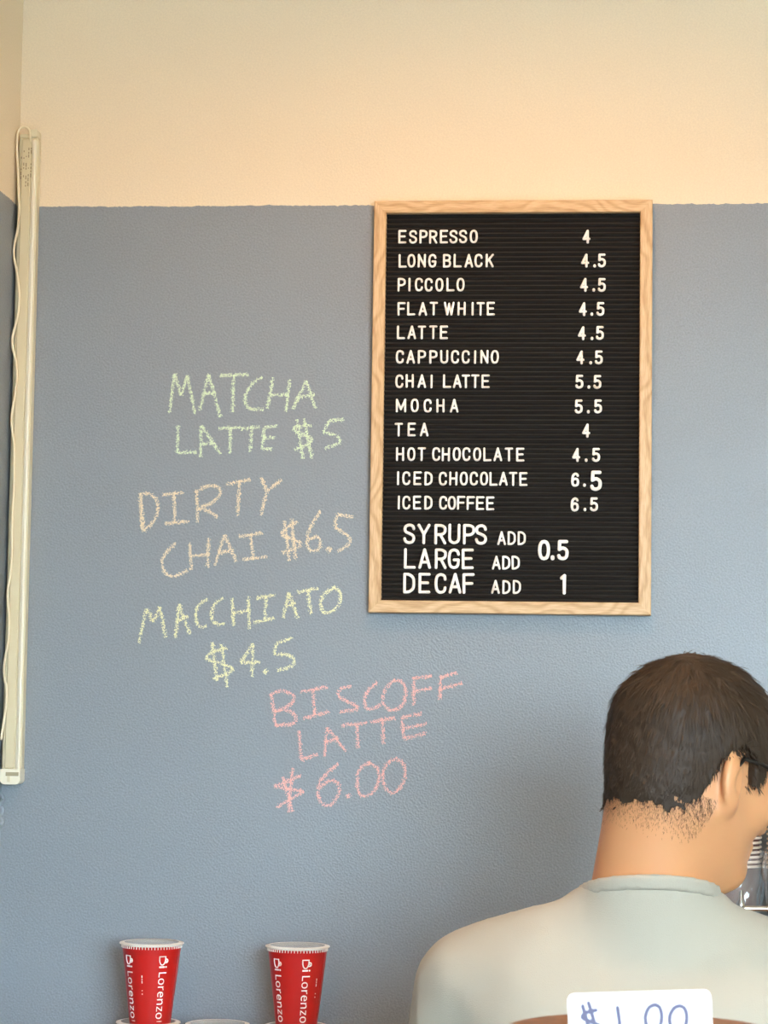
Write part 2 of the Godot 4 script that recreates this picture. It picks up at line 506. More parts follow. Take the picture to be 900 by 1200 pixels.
func make_room() -> void:
	var L: float = ROOM.left
	var Rr: float = ROOM.right
	var F: float = ROOM.front
	var T: float = ROOM.top
	var th := 0.12
	var s := Shape.new()
	s.box(Vector3((L + Rr) / 2, T / 2, -th / 2 - 0.0005), Vector3(Rr - L + 2 * th, T, th))
	var back := structure("wall_back", s, M.cream)
	var on_back := func(a: float, y: float, d: float) -> Vector3: return Vector3(a, y, d)
	part("lower_paint", paint_sheet(L, Rr, 0.0, T, false, 0.0006, on_back).done(), M.blue, back)
	part("upper_paint", paint_sheet(L, Rr, 0.0, T, true, 0.0, on_back).done(), M.cream, back)
	s = Shape.new()
	s.box(Vector3(L - th / 2 - 0.0005, T / 2, F / 2), Vector3(th, T, F))
	var left := structure("wall_left", s, M.cream)
	var on_left := func(a: float, y: float, d: float) -> Vector3: return Vector3(L + d, y, -a)
	part("lower_paint", paint_sheet(-F, 0.0, 0.0, T, false, 0.0006, on_left).done(), M.blue, left)
	part("upper_paint", paint_sheet(-F, 0.0, 0.0, T, true, 0.0, on_left).done(), M.cream, left)
	# lumps of painted filler in the corner under the batten
	s = Shape.new()
	var lump := PackedVector3Array()
	for i in 14:
		lump.append(Vector3(L + 0.002 + 0.0022 * sin(i * 1.3), 1.285 + i * 0.0034, 0.003 + 0.001 * cos(i * 2.1)))
	s.tube(lump.slice(0, 9), 0.0035, 0.004, 8)
	s.tube(lump.slice(9, 14), 0.003, 0.0035, 8)
	part("filler_bead", s.done(), M.blue, left)
	s = Shape.new()
	s.box(Vector3(Rr + th / 2, T / 2, F / 2), Vector3(th, T, F))
	structure("wall_right", s, M.cream)
	# front wall with the open shop doorway that lets the daylight in
	var wx0 := 0.25
	var wx1 := 1.8
	var wy1 := 2.3
	s = Shape.new()
	s.box(Vector3((L - th + wx0) / 2, T / 2, F + th / 2), Vector3(wx0 - L + th, T, th))
	s.box(Vector3((Rr + th + wx1) / 2, T / 2, F + th / 2), Vector3(Rr + th - wx1, T, th))
	s.box(Vector3((wx0 + wx1) / 2, (wy1 + T) / 2, F + th / 2), Vector3(wx1 - wx0, T - wy1, th))
	structure("wall_front", s, M.cream)
	s = Shape.new()
	s.box(Vector3(wx0 + 0.02, wy1 / 2, F + th / 2), Vector3(0.04, wy1, th + 0.02), 0.004)
	s.box(Vector3(wx1 - 0.02, wy1 / 2, F + th / 2), Vector3(0.04, wy1, th + 0.02), 0.004)
	s.box(Vector3((wx0 + wx1) / 2, wy1 - 0.02, F + th / 2), Vector3(wx1 - wx0 - 0.08, 0.04, th + 0.02), 0.004)
	structure("door_1", s, M.frame)
	s = Shape.new()
	s.box(Vector3(0, -0.16, F + th + 15.0), Vector3(40.0, 0.1, 30.0))
	structure("ground", s, M.pavement)
	s = Shape.new()
	s.box(Vector3((L + Rr) / 2, -0.05, F / 2), Vector3(Rr - L + 0.24, 0.1, F + 0.24))
	structure("floor", s, M.floor)
	s = Shape.new()
	s.box(Vector3((L + Rr) / 2, T + 0.05, F / 2), Vector3(Rr - L + 0.24, 0.1, F + 0.24))
	structure("ceiling", s, M.ceiling)

# ------------------------------------------------------------------ letters made of strokes
func curve(p: Array, n := 4) -> PackedVector2Array:
	var out := PackedVector2Array()
	for i in p.size() - 1:
		var a: Vector2 = p[maxi(i - 1, 0)]
		var b: Vector2 = p[i]
		var c: Vector2 = p[i + 1]
		var d: Vector2 = p[mini(i + 2, p.size() - 1)]
		for k in n:
			out.append(b.cubic_interpolate(c, a, d, float(k) / n))
	out.append(p[-1])
	return out

func loop(w: float, y0: float, y1: float) -> PackedVector2Array:
	var out := PackedVector2Array()
	for k in 21:
		var a := TAU * k / 20.0 + PI / 2
		var c := cos(a)
		var s := sin(a)
		out.append(Vector2(w / 2 + w / 2 * signf(c) * pow(absf(c), 0.75), (y0 + y1) / 2 + (y1 - y0) / 2 * signf(s) * pow(absf(s), 0.95)))
	return out

func line(p: Array) -> PackedVector2Array:
	return PackedVector2Array(p)

func V(x: float, y: float) -> Vector2:
	return Vector2(x, y)

# centre lines of one character: height 1, width as returned
func glyph(c: String) -> Dictionary:
	var w := 0.52
	var st := []
	match c:
		"E": st = [line([V(w, 1), V(0, 1), V(0, 0), V(w, 0)]), line([V(0, 0.52), V(w * 0.86, 0.52)])]
		"F": st = [line([V(w, 1), V(0, 1), V(0, 0)]), line([V(0, 0.5), V(w * 0.86, 0.5)])]
		"L": st = [line([V(0, 1), V(0, 0), V(w, 0)])]
		"T": st = [line([V(0, 1), V(w, 1)]), line([V(w / 2, 1), V(w / 2, 0)])]
		"I":
			w = 0.0
			st = [line([V(0, 1), V(0, 0)])]
		"H": st = [line([V(0, 1), V(0, 0)]), line([V(w, 1), V(w, 0)]), line([V(0, 0.5), V(w, 0.5)])]
		"N": st = [line([V(0, 0), V(0, 1), V(w, 0), V(w, 1)])]
		"M":
			w = 0.72
			st = [line([V(0, 0), V(0, 1), V(w / 2, 0.18), V(w, 1), V(w, 0)])]
		"W":
			w = 0.74
			st = [line([V(0, 1), V(w * 0.26, 0), V(w / 2, 0.92), V(w * 0.74, 0), V(w, 1)])]
		"A":
			w = 0.56
			st = [line([V(0, 0), V(w / 2, 1), V(w, 0)]), line([V(w * 0.2, 0.3), V(w * 0.8, 0.3)])]
		"K": st = [line([V(0, 1), V(0, 0)]), line([V(w, 1), V(0.04, 0.42)]), line([V(w * 0.38, 0.6), V(w, 0)])]
		"Y":
			w = 0.58
			st = [line([V(0, 1), V(w / 2, 0.48), V(w, 1)]), line([V(w / 2, 0.48), V(w / 2, 0)])]
		"U": st = [line([V(0, 1), V(0, 0.28)]), curve([V(0, 0.28), V(w * 0.1, 0.1), V(w * 0.5, 0), V(w * 0.9, 0.1), V(w, 0.28)]), line([V(w, 0.28), V(w, 1)])]
		"O", "0": st = [loop(w, 0, 1)]
		"D": st = [line([V(0, 1), V(0, 0)]), curve([V(0, 1), V(w * 0.5, 0.98), V(w * 0.92, 0.8), V(w, 0.5), V(w * 0.92, 0.2), V(w * 0.5, 0.02), V(0, 0)])]
		"P": st = [line([V(0, 1), V(0, 0)]), curve([V(0, 1), V(w * 0.6, 0.99), V(w * 0.95, 0.88), V(w, 0.73), V(w * 0.95, 0.58), V(w * 0.6, 0.47), V(0, 0.46)])]
		"R": st = [line([V(0, 1), V(0, 0)]), curve([V(0, 1), V(w * 0.6, 0.99), V(w * 0.95, 0.88), V(w, 0.74), V(w * 0.95, 0.6), V(w * 0.6, 0.49), V(0, 0.48)]), line([V(w * 0.5, 0.48), V(w, 0)])]
		"B": st = [line([V(0, 1), V(0, 0)]), curve([V(0, 1), V(w * 0.6, 0.99), V(w * 0.9, 0.9), V(w * 0.93, 0.76), V(w * 0.85, 0.6), V(w * 0.5, 0.53), V(0, 0.53)]), curve([V(w * 0.4, 0.53), V(w * 0.85, 0.46), V(w, 0.27), V(w * 0.9, 0.08), V(w * 0.55, 0.0), V(0, 0)])]
		"C": st = [curve([V(w, 0.74), V(w * 0.9, 0.92), V(w * 0.5, 1.0), V(w * 0.12, 0.88), V(0, 0.5), V(w * 0.12, 0.12), V(w * 0.5, 0), V(w * 0.9, 0.08), V(w, 0.26)])]
		"G": st = [curve([V(w, 0.76), V(w * 0.88, 0.93), V(w * 0.5, 1.0), V(w * 0.12, 0.88), V(0, 0.5), V(w * 0.12, 0.12), V(w * 0.5, 0), V(w * 0.88, 0.08), V(w, 0.3)]), line([V(w, 0.3), V(w, 0.44), V(w * 0.55, 0.44)])]
		"S": st = [curve([V(w * 0.97, 0.79), V(w * 0.85, 0.94), V(w * 0.5, 1), V(w * 0.12, 0.92), V(w * 0.02, 0.75), V(w * 0.15, 0.6), V(w * 0.5, 0.52), V(w * 0.87, 0.41), V(w, 0.25), V(w * 0.87, 0.07), V(w * 0.5, 0), V(w * 0.13, 0.06), V(0, 0.22)])]
		"1":
			w = 0.16
			st = [line([V(0, 0.86), V(w, 1), V(w, 0)])]
		"4":
			w = 0.48
			st = [line([V(w * 0.72, 0), V(w * 0.72, 1), V(0, 0.3), V(w, 0.3)])]
		"5":
			w = 0.48
			st = [line([V(w * 0.94, 1), V(w * 0.1, 1), V(w * 0.06, 0.54)]), curve([V(w * 0.06, 0.54), V(w * 0.5, 0.62), V(w * 0.92, 0.5), V(w, 0.3), V(w * 0.9, 0.1), V(w * 0.5, 0), V(w * 0.1, 0.06), V(0, 0.17)])]
		"6":
			w = 0.48
			st = [curve([V(w * 0.95, 0.85), V(w * 0.8, 0.96), V(w * 0.5, 1), V(w * 0.12, 0.85), V(0, 0.5), V(0, 0.28), V(w * 0.14, 0.07), V(w * 0.5, 0), V(w * 0.88, 0.08), V(w, 0.29), V(w * 0.88, 0.5), V(w * 0.5, 0.58), V(w * 0.12, 0.49), V(0.01, 0.34)])]
		".":
			w = 0.0
			st = [line([V(0, 0.0), V(0, 0.06)])]
	return {"w": w, "strokes": st}

# break a stroke at its sharp corners so that every piece has round ends
func pieces(st: PackedVector2Array) -> Array:
	var out := []
	var cur := PackedVector2Array([st[0]])
	for i in range(1, st.size()):
		cur.append(st[i])
		if i < st.size() - 1 and absf((st[i] - st[i - 1]).angle_to(st[i + 1] - st[i])) > 0.75:
			out.append(cur)
			cur = PackedVector2Array([st[i]])
	out.append(cur)
	return out

func letter_mesh(c: String, size: int) -> ArrayMesh:
	var spec: Array = [[0.0203, 0.00165], [0.0300, 0.0022], [0.0206, 0.00185], [0.0297, 0.0026]][size]
	var r: float = spec[1]
	if c == ".":
		r *= 1.15
	var h: float = spec[0] - 2 * r
	var g := glyph(c)
	var s := Shape.new()
	for st in g.strokes:
		for pc in pieces(st):
			var pts := PackedVector3Array()
			for q in pc:
				pts.append(Vector3((q.x - g.w / 2) * h, r + q.y * h, 0))
			s.tube(pts, r, 0.0013, 8, true)
	return s.done()

func make_letter_board() -> void:
	var t := thing("letter_board", "black felt letter board menu in a pale oak frame listing coffees and prices", "menu board", Vector3(0, BOARD_Y, 0))
	var hw := 0.2025
	var hh := 0.301
	var rail := 0.0178
	var z1 := 0.022
	var s := Shape.new()
	s.box(Vector3(0, 0, 0.0045), Vector3(hw * 2 - 0.012, hh * 2 - 0.012, 0.006))
	part("backing", s.done(), M.backing, t)
	# ribbed felt: one rounded rib per groove of the real board
	s = Shape.new()
	var ribs := 81
	var ih := hh - rail + 0.002
	var iw := hw - rail + 0.002
	var pitch := 2 * ih / ribs
	var rows := []
	for i in ribs:
		for k in 7:
			var u := k / 6.0
			var a := PI * clampf((u - 0.2) / 0.6, 0.0, 1.0)
			var y := -ih + pitch * (i + u)
			var zz := 0.0078 + 0.0046 * pow(sin(a), 0.5)
			rows.append(PackedVector3Array([Vector3(-iw, y, zz), Vector3(iw, y, zz)]))
	s.grid(rows)
	part("felt", s.done(), M.felt, t)
	# four mitred rails
	var ch := 0.0012
	for k in 4:
		s = Shape.new()
		var len_out: float = hw if k % 2 == 0 else hh
		var off: float = hh if k % 2 == 0 else hw
		var b := Basis(Vector3.BACK, [0.0, PI / 2, PI, -PI / 2][k])
		# section of the rail: (distance in from the outer edge, z)
		var sec := [Vector2(0, 0.0015), Vector2(0, z1 - ch), Vector2(ch, z1), Vector2(rail - ch, z1), Vector2(rail, z1 - ch), Vector2(rail, 0.0075)]
		var run := 0.0
		for i in sec.size() - 1:
			var p: Vector2 = sec[i]
			var q: Vector2 = sec[i + 1]
			var pts := []
			var uvs := []
			for e in [[p, -1], [q, -1], [q, 1], [p, 1]]:
				var d: Vector2 = e[0]
				var along: float = (len_out - d.x) * e[1]
				# the top rail lies at +y: outer edge up
				pts.append(b * Vector3(along, off - d.x, d.y))
				var vv: float = run + (0.0 if e[0] == p else (q - p).length())
				uvs.append(Vector2((along + len_out) * 1.25, vv / 0.06))
			pts.reverse()
			uvs.reverse()
			s.face(pts, uvs)
			run += (q - p).length()
		part("frame_rail", s.done(), M.oak[k], t)
	# letters, shared between alike ones
	var cache := {}
	for row in MENU:
		var text: String = row[0]
		var shown := text.replace(" ", "")
		var node := Node3D.new()
		node.name = "price" if row[1] >= 2 else "menu_word"
		node.set_meta("label", "white plastic characters reading %s" % text)
		node.position = Vector3(row[3][0] / 1000.0, row[2] / 1000.0, 0.0133)
		t.add_child(node, true)
		for i in shown.length():
			var c := shown[i]
			var key := c + str(row[1])
			if not cache.has(key):
				cache[key] = letter_mesh(c, row[1])
			var jig := rng.randf_range(-0.012, 0.012)
			var o := part("decimal_point" if c == "." else "digit" if c in "0123456789" else "letter", cache[key], M.letter, node, Vector3((row[3][i] - row[3][0]) / 1000.0, rng.randf_range(-0.0003, 0.0003), 0))
			o.rotation.z = jig

# ------------------------------------------------------------------ chalk on the wall
func chalk_strokes(s: Shape, pts: PackedVector2Array, width: float) -> void:
	# powder caught on the peaks of the plaster: small flecks scattered along the stroke
	var total := 0.0
	for i in pts.size() - 1:
		total += pts[i].distance_to(pts[i + 1])
	var n := int((total + width * 0.6) * width / 1.0e-6)
	var patch := FastNoiseLite.new()
	patch.seed = 31
	patch.frequency = 330.0
	for k in n:
		var d := rng.randf_range(-width * 0.2, total + width * 0.2)
		var p := pts[0]
		var dir := (pts[1] - pts[0]).normalized()
		var run := 0.0
		for i in pts.size() - 1:
			var l := pts[i].distance_to(pts[i + 1])
			if d <= run + l or i == pts.size() - 2:
				dir = (pts[i + 1] - pts[i]).normalized()
				p = pts[i] + dir * (d - run)
				break
			run += l
		var across := (rng.randf() + rng.randf() + rng.randf() - 1.5) * 0.46
		p += dir.orthogonal() * across * width
		if patch.get_noise_2d(p.x, p.y) < -0.2 + rng.randf_range(-0.12, 0.12):
			continue
		var r := rng.randf_range(0.0004, 0.00095)
		var a0 := rng.randf() * TAU
		var f := []
		for j in 4:
			var rr := r * rng.randf_range(0.7, 1.25)
			f.append(Vector3(p.x + cos(a0 + j * PI / 2) * rr, p.y + sin(a0 + j * PI / 2) * rr, 0.0009 + k % 7 * 0.00002))
		s.face(f)

func make_chalk() -> void:
	var colours := ["pale green", "peach", "pale yellow", "pink"]
	var reads := ["MATCHA LATTE $5", "DIRTY CHAI $6.5", "MACCHIATO $4.5", "a latte for $6.00"]
	for i in CHALK.size():
		var t := thing("chalk_writing", "%s chalk handwriting on the blue wall reading %s" % [colours[i], reads[i]], "chalk writing", Vector3(0, BOARD_Y, 0), "chalk prices on the wall")
		for g in CHALK[i][1]:
			var s := Shape.new()
			for st in g[1]:
				var pts := PackedVector2Array()
				for k in range(0, st.size(), 2):
					pts.append(Vector2(st[k], st[k + 1]) * 1e-4)
				var c: String = g[0]
				if c == "5":
					# straight top and back, round belly
					pts = pts.slice(0, 2) + curve(Array(pts.slice(2)), 3)
				elif pts.size() > 4 and c != "M":
					pts = curve(Array(pts), 3)
				chalk_strokes(s, pts, 0.0058 if c != "." else 0.009)
			var called := "price_mark" if g[0] in "$." else "digit" if g[0] in "0123456789" else "letter"
			part(called, s.done(), M.chalk[i], t)

# ------------------------------------------------------------------ batten light on the left
func make_batten() -> void:
	var x0 := -0.7335
	var x1 := -0.7048
	var y0 := 1.3447
	var y1 := 2.3105
	var cx := (x0 + x1) / 2
	var t := thing("batten_light", "long cream plastic batten light mounted upright in the corner with a wavy cable", "light fitting", Vector3(cx, y0, 0))
	var h := y1 - y0
	var hw := (x1 - x0) / 2
	var s := Shape.new()
	s.box(Vector3(0, h / 2 + 0.004, 0.0125), Vector3(hw * 2, h - 0.03, 0.023), 0.003)
	part("housing", s.done(), M.batten, t)
	s = Shape.new()
	s.box(Vector3(-0.002, h / 2 + 0.004, 0.0245), Vector3(hw * 2 - 0.0135, h - 0.036, 0.004), 0.0015)
	part("diffuser", s.done(), M.diffuser, t)
	for sx in [[hw - 0.0035, 0.0026], [hw - 0.0062, 0.0012]]:
		s = Shape.new()
		s.tube(PackedVector3Array([Vector3(sx[0], 0.016, 0.0255), Vector3(sx[0], h - 0.018, 0.0255)]), sx[1], sx[1], 10)
		part("edge_bead", s.done(), M.batten_cap, t)
	# bottom end cap with rounded lower corners, a slot and a latch tab
	s = Shape.new()
	var outline := []
	for k in 7:
		var a := -PI / 2 + PI / 2 * k / 6.0
		outline.append(Vector2(hw - 0.0065 + 0.007 * cos(a), 0.0065 + 0.007 * sin(a)))
	outline.append(Vector2(hw + 0.0005, 0.0215))
	outline.append(Vector2(-hw - 0.0005, 0.0215))
	for k in 7:
		var a := PI + PI / 2 * k / 6.0
		outline.append(Vector2(-hw + 0.0065 + 0.007 * cos(a), 0.0065 + 0.007 * sin(a)))
	var front := []
	for q in outline:
		front.append(Vector3(q.x, q.y, 0.0285))
	s.face(front)
	for i in outline.size():
		var p: Vector2 = outline[i]
		var q: Vector2 = outline[(i + 1) % outline.size()]
		s.face([Vector3(p.x, p.y, 0.001), Vector3(q.x, q.y, 0.001), Vector3(q.x, q.y, 0.0285), Vector3(p.x, p.y, 0.0285)])
	var cap := part("end_cap", s.done(), M.batten_cap, t)
	s = Shape.new()
	s.box(Vector3(0.003, 0.0145, 0.0287), Vector3(0.019, 0.0055, 0.0012), 0.0003)
	part("slot", s.done(), M.slot, cap)
	s = Shape.new()
	s.box(Vector3(-0.0018, 0.0075, 0.0288), Vector3(0.0045, 0.0085, 0.0012), 0.0004)
	part("latch_tab", s.done(), M.batten, cap)
	# top end cap with the notch where the cable leaves
	s = Shape.new()
	s.box(Vector3(hw - 0.0065, h - 0.006, 0.0135), Vector3(0.012, 0.013, 0.025), 0.002)
	s.box(Vector3(-hw + 0.009, h - 0.010, 0.0125), Vector3(0.018, 0.008, 0.023), 0.002)
	part("top_cap", s.done(), M.batten, t)
	# faint printed rating lines near the top
	s = Shape.new()
	for col in 5:
		var y := h - 0.028
		while y > h - 0.085:
			var l := rng.randf_range(0.0015, 0.006)
			if rng.randf() < [0.35, 0.5, 0.45, 0.7, 0.55][col]:
				s.box(Vector3(-0.009 + col * 0.0036, y - l / 2, 0.0266), Vector3(0.0014, l, 0.0003))
			y -= l + rng.randf_range(0.001, 0.003)
	part("rating_print", s.done(), M.grey_print, t)
	var p2 := []
	for k in range(0, CABLE.size(), 2):
		p2.append(Vector2(CABLE[k] * 1e-4 - cx, CABLE[k + 1] * 1e-4 + BOARD_Y - y0))
	var sm := curve(p2, 4)
	var pts := PackedVector3Array()
	for q in sm:
		pts.append(Vector3(maxf(q.x, ROOM.left - cx + 0.0025), q.y, 0.030))
	s = Shape.new()
	pts.insert(0, pts[0] + Vector3(0.0, -0.006, -0.006))
	s.tube(pts, 0.00185, 0.00185, 8)
	part("cable", s.done(), M.cable, t)

# ------------------------------------------------------------------ paper cups
const CUP_H := 0.108
const CUP_TOP := 0.0412
const CUP_BASE := 0.0285

func cup_radius(y: float) -> float:
	return lerpf(CUP_BASE, CUP_TOP, y / CUP_H)

# lettering wrapped round the cup, reading downwards
func wrapped_text(text: String, y_top: float, length: float, height: float, angle: float, bold: bool) -> ArrayMesh:
	var tm := TextMesh.new()
	var font := SystemFont.new()
	font.font_names = PackedStringArray(["Droid Sans"])
	font.font_weight = 700 if bold else 400
	tm.font = font
	tm.font_size = 64
	tm.pixel_size = 0.01
	tm.depth = 0.02
	tm.curve_step = 1.0
	tm.text = text
	tm.horizontal_alignment = HORIZONTAL_ALIGNMENT_LEFT
	tm.vertical_alignment = VERTICAL_ALIGNMENT_BOTTOM
	var a := tm.get_mesh_arrays()
	var v: PackedVector3Array = a[Mesh.ARRAY_VERTEX]
	var lo := Vector3.ONE * 1e9
	var hi := -lo
	for p in v:
		lo = lo.min(p)
		hi = hi.max(p)
	var nn := PackedVector3Array()
	var out := PackedVector3Array()
	for p in v:
		var s := (p.x - lo.x) / (hi.x - lo.x) * length
		var up := ((p.y - lo.y) / (hi.y - lo.y) - 0.5) * height
		var y := y_top - s
		var r := cup_radius(y) + 0.00035 + 0.0002 * signf(p.z)
		var f := angle + up / cup_radius(y)
		out.append(Vector3(sin(f) * r, y, cos(f) * r))
		nn.append(Vector3(sin(f), 0.12, cos(f)).normalized())
	var b := []
	b.resize(Mesh.ARRAY_MAX)
	b[Mesh.ARRAY_VERTEX] = out
	b[Mesh.ARRAY_NORMAL] = nn
	b[Mesh.ARRAY_INDEX] = a[Mesh.ARRAY_INDEX]
	var m := ArrayMesh.new()
	m.add_surface_from_arrays(Mesh.PRIMITIVE_TRIANGLES, b)
	return m

# the D whose crossing bar is a little cup handle, drawn with strokes and wrapped the same way
func wrapped_mark(y_top: float, height: float, angle: float) -> ArrayMesh:
	var s := Shape.new()
	var strokes := [line([V(0, 0), V(0, 0.78)]), curve([V(0, 0.78), V(0.55, 0.74), V(0.92, 0.55), V(0.98, 0.39), V(0.92, 0.2), V(0.55, 0.03), V(0, 0)]), curve([V(0.3, 0.8), V(0.34, 1.02), V(0.52, 1.1), V(0.7, 1.0), V(0.74, 0.74)]), line([V(0.5, 0.88), V(0.54, 0.88)])]
	for st in strokes:
		var pts := PackedVector3Array()
		for q in st:
			var y: float = y_top - q.x * height
			var r := cup_radius(y) + 0.0003
			var f: float = angle + (q.y - 0.5) * height / r
			pts.append(Vector3(sin(f) * r, y, cos(f) * r))
		s.tube(pts, 0.00085, 0.00085, 6)
	return s.done()

func make_cup(label: String, at: Vector3, turn: float, texts: Array, small: Array) -> Node3D:
	var t := thing("paper_cup", label, "cup", at, "red takeaway cups on the back counter")
	t.rotation.y = turn
	var s := Shape.new()
	s.lathe(PackedVector2Array([Vector2(0.0, 0.004), Vector2(CUP_BASE - 0.002, 0.004), Vector2(CUP_BASE - 0.002, 0.0), Vector2(CUP_BASE, 0.0), Vector2(CUP_TOP, CUP_H)]), 56)
	part("body", s.done(), M.red, t)
	s = Shape.new()
	s.lathe(PackedVector2Array([Vector2(CUP_TOP - 0.0006, CUP_H), Vector2(CUP_BASE - 0.0006, 0.006), Vector2(0.0, 0.006)]), 56)
	part("lining", s.done(), M.cup_white, t)
	# rolled paper rim
	s = Shape.new()
	var roll := PackedVector2Array()
	for k in 13:
		var a := -PI / 2 + TAU * k / 12.0
		roll.append(Vector2(CUP_TOP + 0.0006 + 0.0012 * cos(a), CUP_H - 0.0002 + 0.0012 * sin(a)))
	s.lathe(roll, 56, Vector3.ZERO, 2.0)
	part("rim", s.done(), M.cup_white, t)
	# clear lid pressed over the rim: flange, sunk centre and a ribbed skirt
	s = Shape.new()
	s.lathe(PackedVector2Array([Vector2(CUP_TOP + 0.0018, CUP_H - 0.0004), Vector2(CUP_TOP + 0.0036, CUP_H + 0.0004), Vector2(CUP_TOP + 0.0034, CUP_H + 0.0018), Vector2(CUP_TOP - 0.0002, CUP_H + 0.0028), Vector2(CUP_TOP - 0.0034, CUP_H + 0.0026)]), 56, Vector3.ZERO, 2.0)
	var lid := part("lid", s.done(), M.cup_white, t)
	s = Shape.new()
	s.lathe(PackedVector2Array([Vector2(CUP_TOP - 0.0034, CUP_H + 0.0026), Vector2(CUP_TOP - 0.007, CUP_H + 0.0008), Vector2(0.026, CUP_H + 0.0006), Vector2(0.0, CUP_H + 0.0006)]), 48, Vector3.ZERO, 2.0)
	part("lid_centre", s.done(), M.clear, lid)
	s = Shape.new()
	for k in 60:
		var a := TAU * k / 60.0
		var b := Basis(Vector3.UP, a)
		s.box(b * Vector3(0, CUP_H - 0.0026, CUP_TOP + 0.0004), Vector3(0.0011, 0.0044, 0.0012), 0.0003, b)
	part("lid_ribs", s.done(), M.cup_white, lid)
	# overlap seam of the paper down one side
	s = Shape.new()
	var f := deg_to_rad(62.0)
	s.tube(PackedVector3Array([Vector3(sin(f) * CUP_BASE, 0.003, cos(f) * CUP_BASE), Vector3(sin(f) * CUP_TOP, CUP_H - 0.006, cos(f) * CUP_TOP)]), 0.0004, 0.0004, 6)
	part("seam", s.done(), M.red, t)
	for a in texts:
		var ang := deg_to_rad(a)
		part("lettering", wrapped_mark(0.0938, 0.0116, ang), M.print, t)
		part("lettering", wrapped_text("i", 0.0806, 0.0024, 0.0112, ang, true), M.print, t)
		part("lettering", wrapped_text("Lorenzo", 0.0722, 0.0640, 0.0112, ang, false), M.print, t)
		part("small_print", wrapped_text(".", 0.0050, 0.0008, 0.0080, ang, false), M.print, t)
	for a in small:
		# too small to read in the picture: short dashes of print
		for q in [[0.068, 0.0035], [0.0638, 0.0022], [0.061, 0.0042], [0.0478, 0.0013], [0.0432, 0.0016]]:
			part("small_print", wrapped_text(".", q[0], q[1], 0.0013, deg_to_rad(a), false), M.print, t)
	return t

func make_cups() -> void:
	var z := 0.12
	var y1 := COUNTER_TOP
	var y2 := COUNTER_TOP + CUP_H + 0.0008
	var lx := -0.4892
	make_cup("red paper cup under the cup furthest from the letter board", Vector3(lx - 0.0025, y1, z), 0.9, [-46, 22, 118, 190], [50])
	make_cup("red paper cup standing alone, only its clear lid in view between two stacks", Vector3(-0.394, y1, z + 0.004), 0.5, [-40, 30, 118, 190], [60])
	make_cup("red paper cup under the one nearer the man, out of view below", Vector3(-0.2848, y1, z), 0.2, [-46, 22, 118, 190], [50])
	make_cup("red paper cup with white lettering, upper cup furthest from the man", Vector3(lx, y2, z), deg_to_rad(10.4), [-52, 25, 120, 195], [-20])
	make_cup("red paper cup with white lettering, upper cup nearer the man", Vector3(-0.2848, y2, z), deg_to_rad(6.8), [-45, 19, 120, 195], [47])

# ------------------------------------------------------------------ counters, shelf, spare cups
func make_counter() -> void:
	var t := thing("back_counter", "white laminate back counter along the blue wall under the red cups", "counter", Vector3(1.0, 0, 0.25))
	var w: float = ROOM.right - ROOM.left - 0.02
	var s := Shape.new()
	s.box(Vector3(0.004, COUNTER_TOP - 0.02, 0), Vector3(w, 0.04, 0.49), 0.004)
	part("worktop", s.done(), M.white_laminate, t)
	s = Shape.new()
	s.box(Vector3(0.004, COUNTER_TOP / 2 - 0.02 + 0.04, -0.02), Vector3(w, COUNTER_TOP - 0.12, 0.42))
	part("carcass", s.done(), M.cabinet, t)
	for k in 5:
		s = Shape.new()
		s.box(Vector3(-w / 2 + w * (k + 0.5) / 5.0, 0.48, 0.204), Vector3(w / 5.0 - 0.006, 0.74, 0.018), 0.002)
		var d := part("door", s.done(), M.cabinet, t)
		s = Shape.new()
		s.tube(PackedVector3Array([Vector3(-w / 2 + w * (k + 0.5) / 5.0 - 0.06, 0.8, 0.222), Vector3(-w / 2 + w * (k + 0.5) / 5.0 + 0.06, 0.8, 0.222)]), 0.006, 0.006, 8)
		part("handle", s.done(), M.steel, d)
	s = Shape.new()
	s.box(Vector3(0.004, 0.05, -0.05), Vector3(w, 0.1, 0.36))
	part("plinth", s.done(), M.dark, t)

func make_shelf() -> void:
	var top := 1.146
	var t := thing("cup_shelf", "steel shelf with a chrome rail holding spare cups beyond the man's shoulder", "shelf", Vector3(0.6, COUNTER_TOP, 0.15))
	var h := top - COUNTER_TOP
	var s := Shape.new()
	s.box(Vector3(0, h - 0.0075, 0), Vector3(0.74, 0.015, 0.23), 0.003)
	part("shelf_board", s.done(), M.steel, t)
	for x in [-0.345, 0.345]:
		for z in [-0.1, 0.1]:
			s = Shape.new()
			s.box(Vector3(x, (h - 0.015) / 2, z), Vector3(0.025, h - 0.015, 0.025), 0.003)
			part("leg", s.done(), M.steel, t)
	s = Shape.new()
	var y := h + 0.062
	s.tube(PackedVector3Array([Vector3(-0.36, y, -0.11), Vector3(-0.36, y, 0.100), Vector3(-0.35, y, 0.11), Vector3(0.36, y, 0.11)]), 0.004, 0.004, 10)
	part("rail", s.done(), M.steel, t)
	for x in [-0.287, 0.0, 0.287]:
		s = Shape.new()
		s.lathe(PackedVector2Array([Vector2(0.0075, h), Vector2(0.0055, h + 0.006), Vector2(0.0032, h + 0.01), Vector2(0.0032, y - 0.006), Vector2(0.006, y), Vector2(0.0062, y + 0.006), Vector2(0.0035, y + 0.01), Vector2(0.0022, y + 0.022), Vector2(0.0, y + 0.023)]), 16, Vector3(x, 0, 0.11), 2.0)
		part("rail_post", s.done(), M.steel, t)

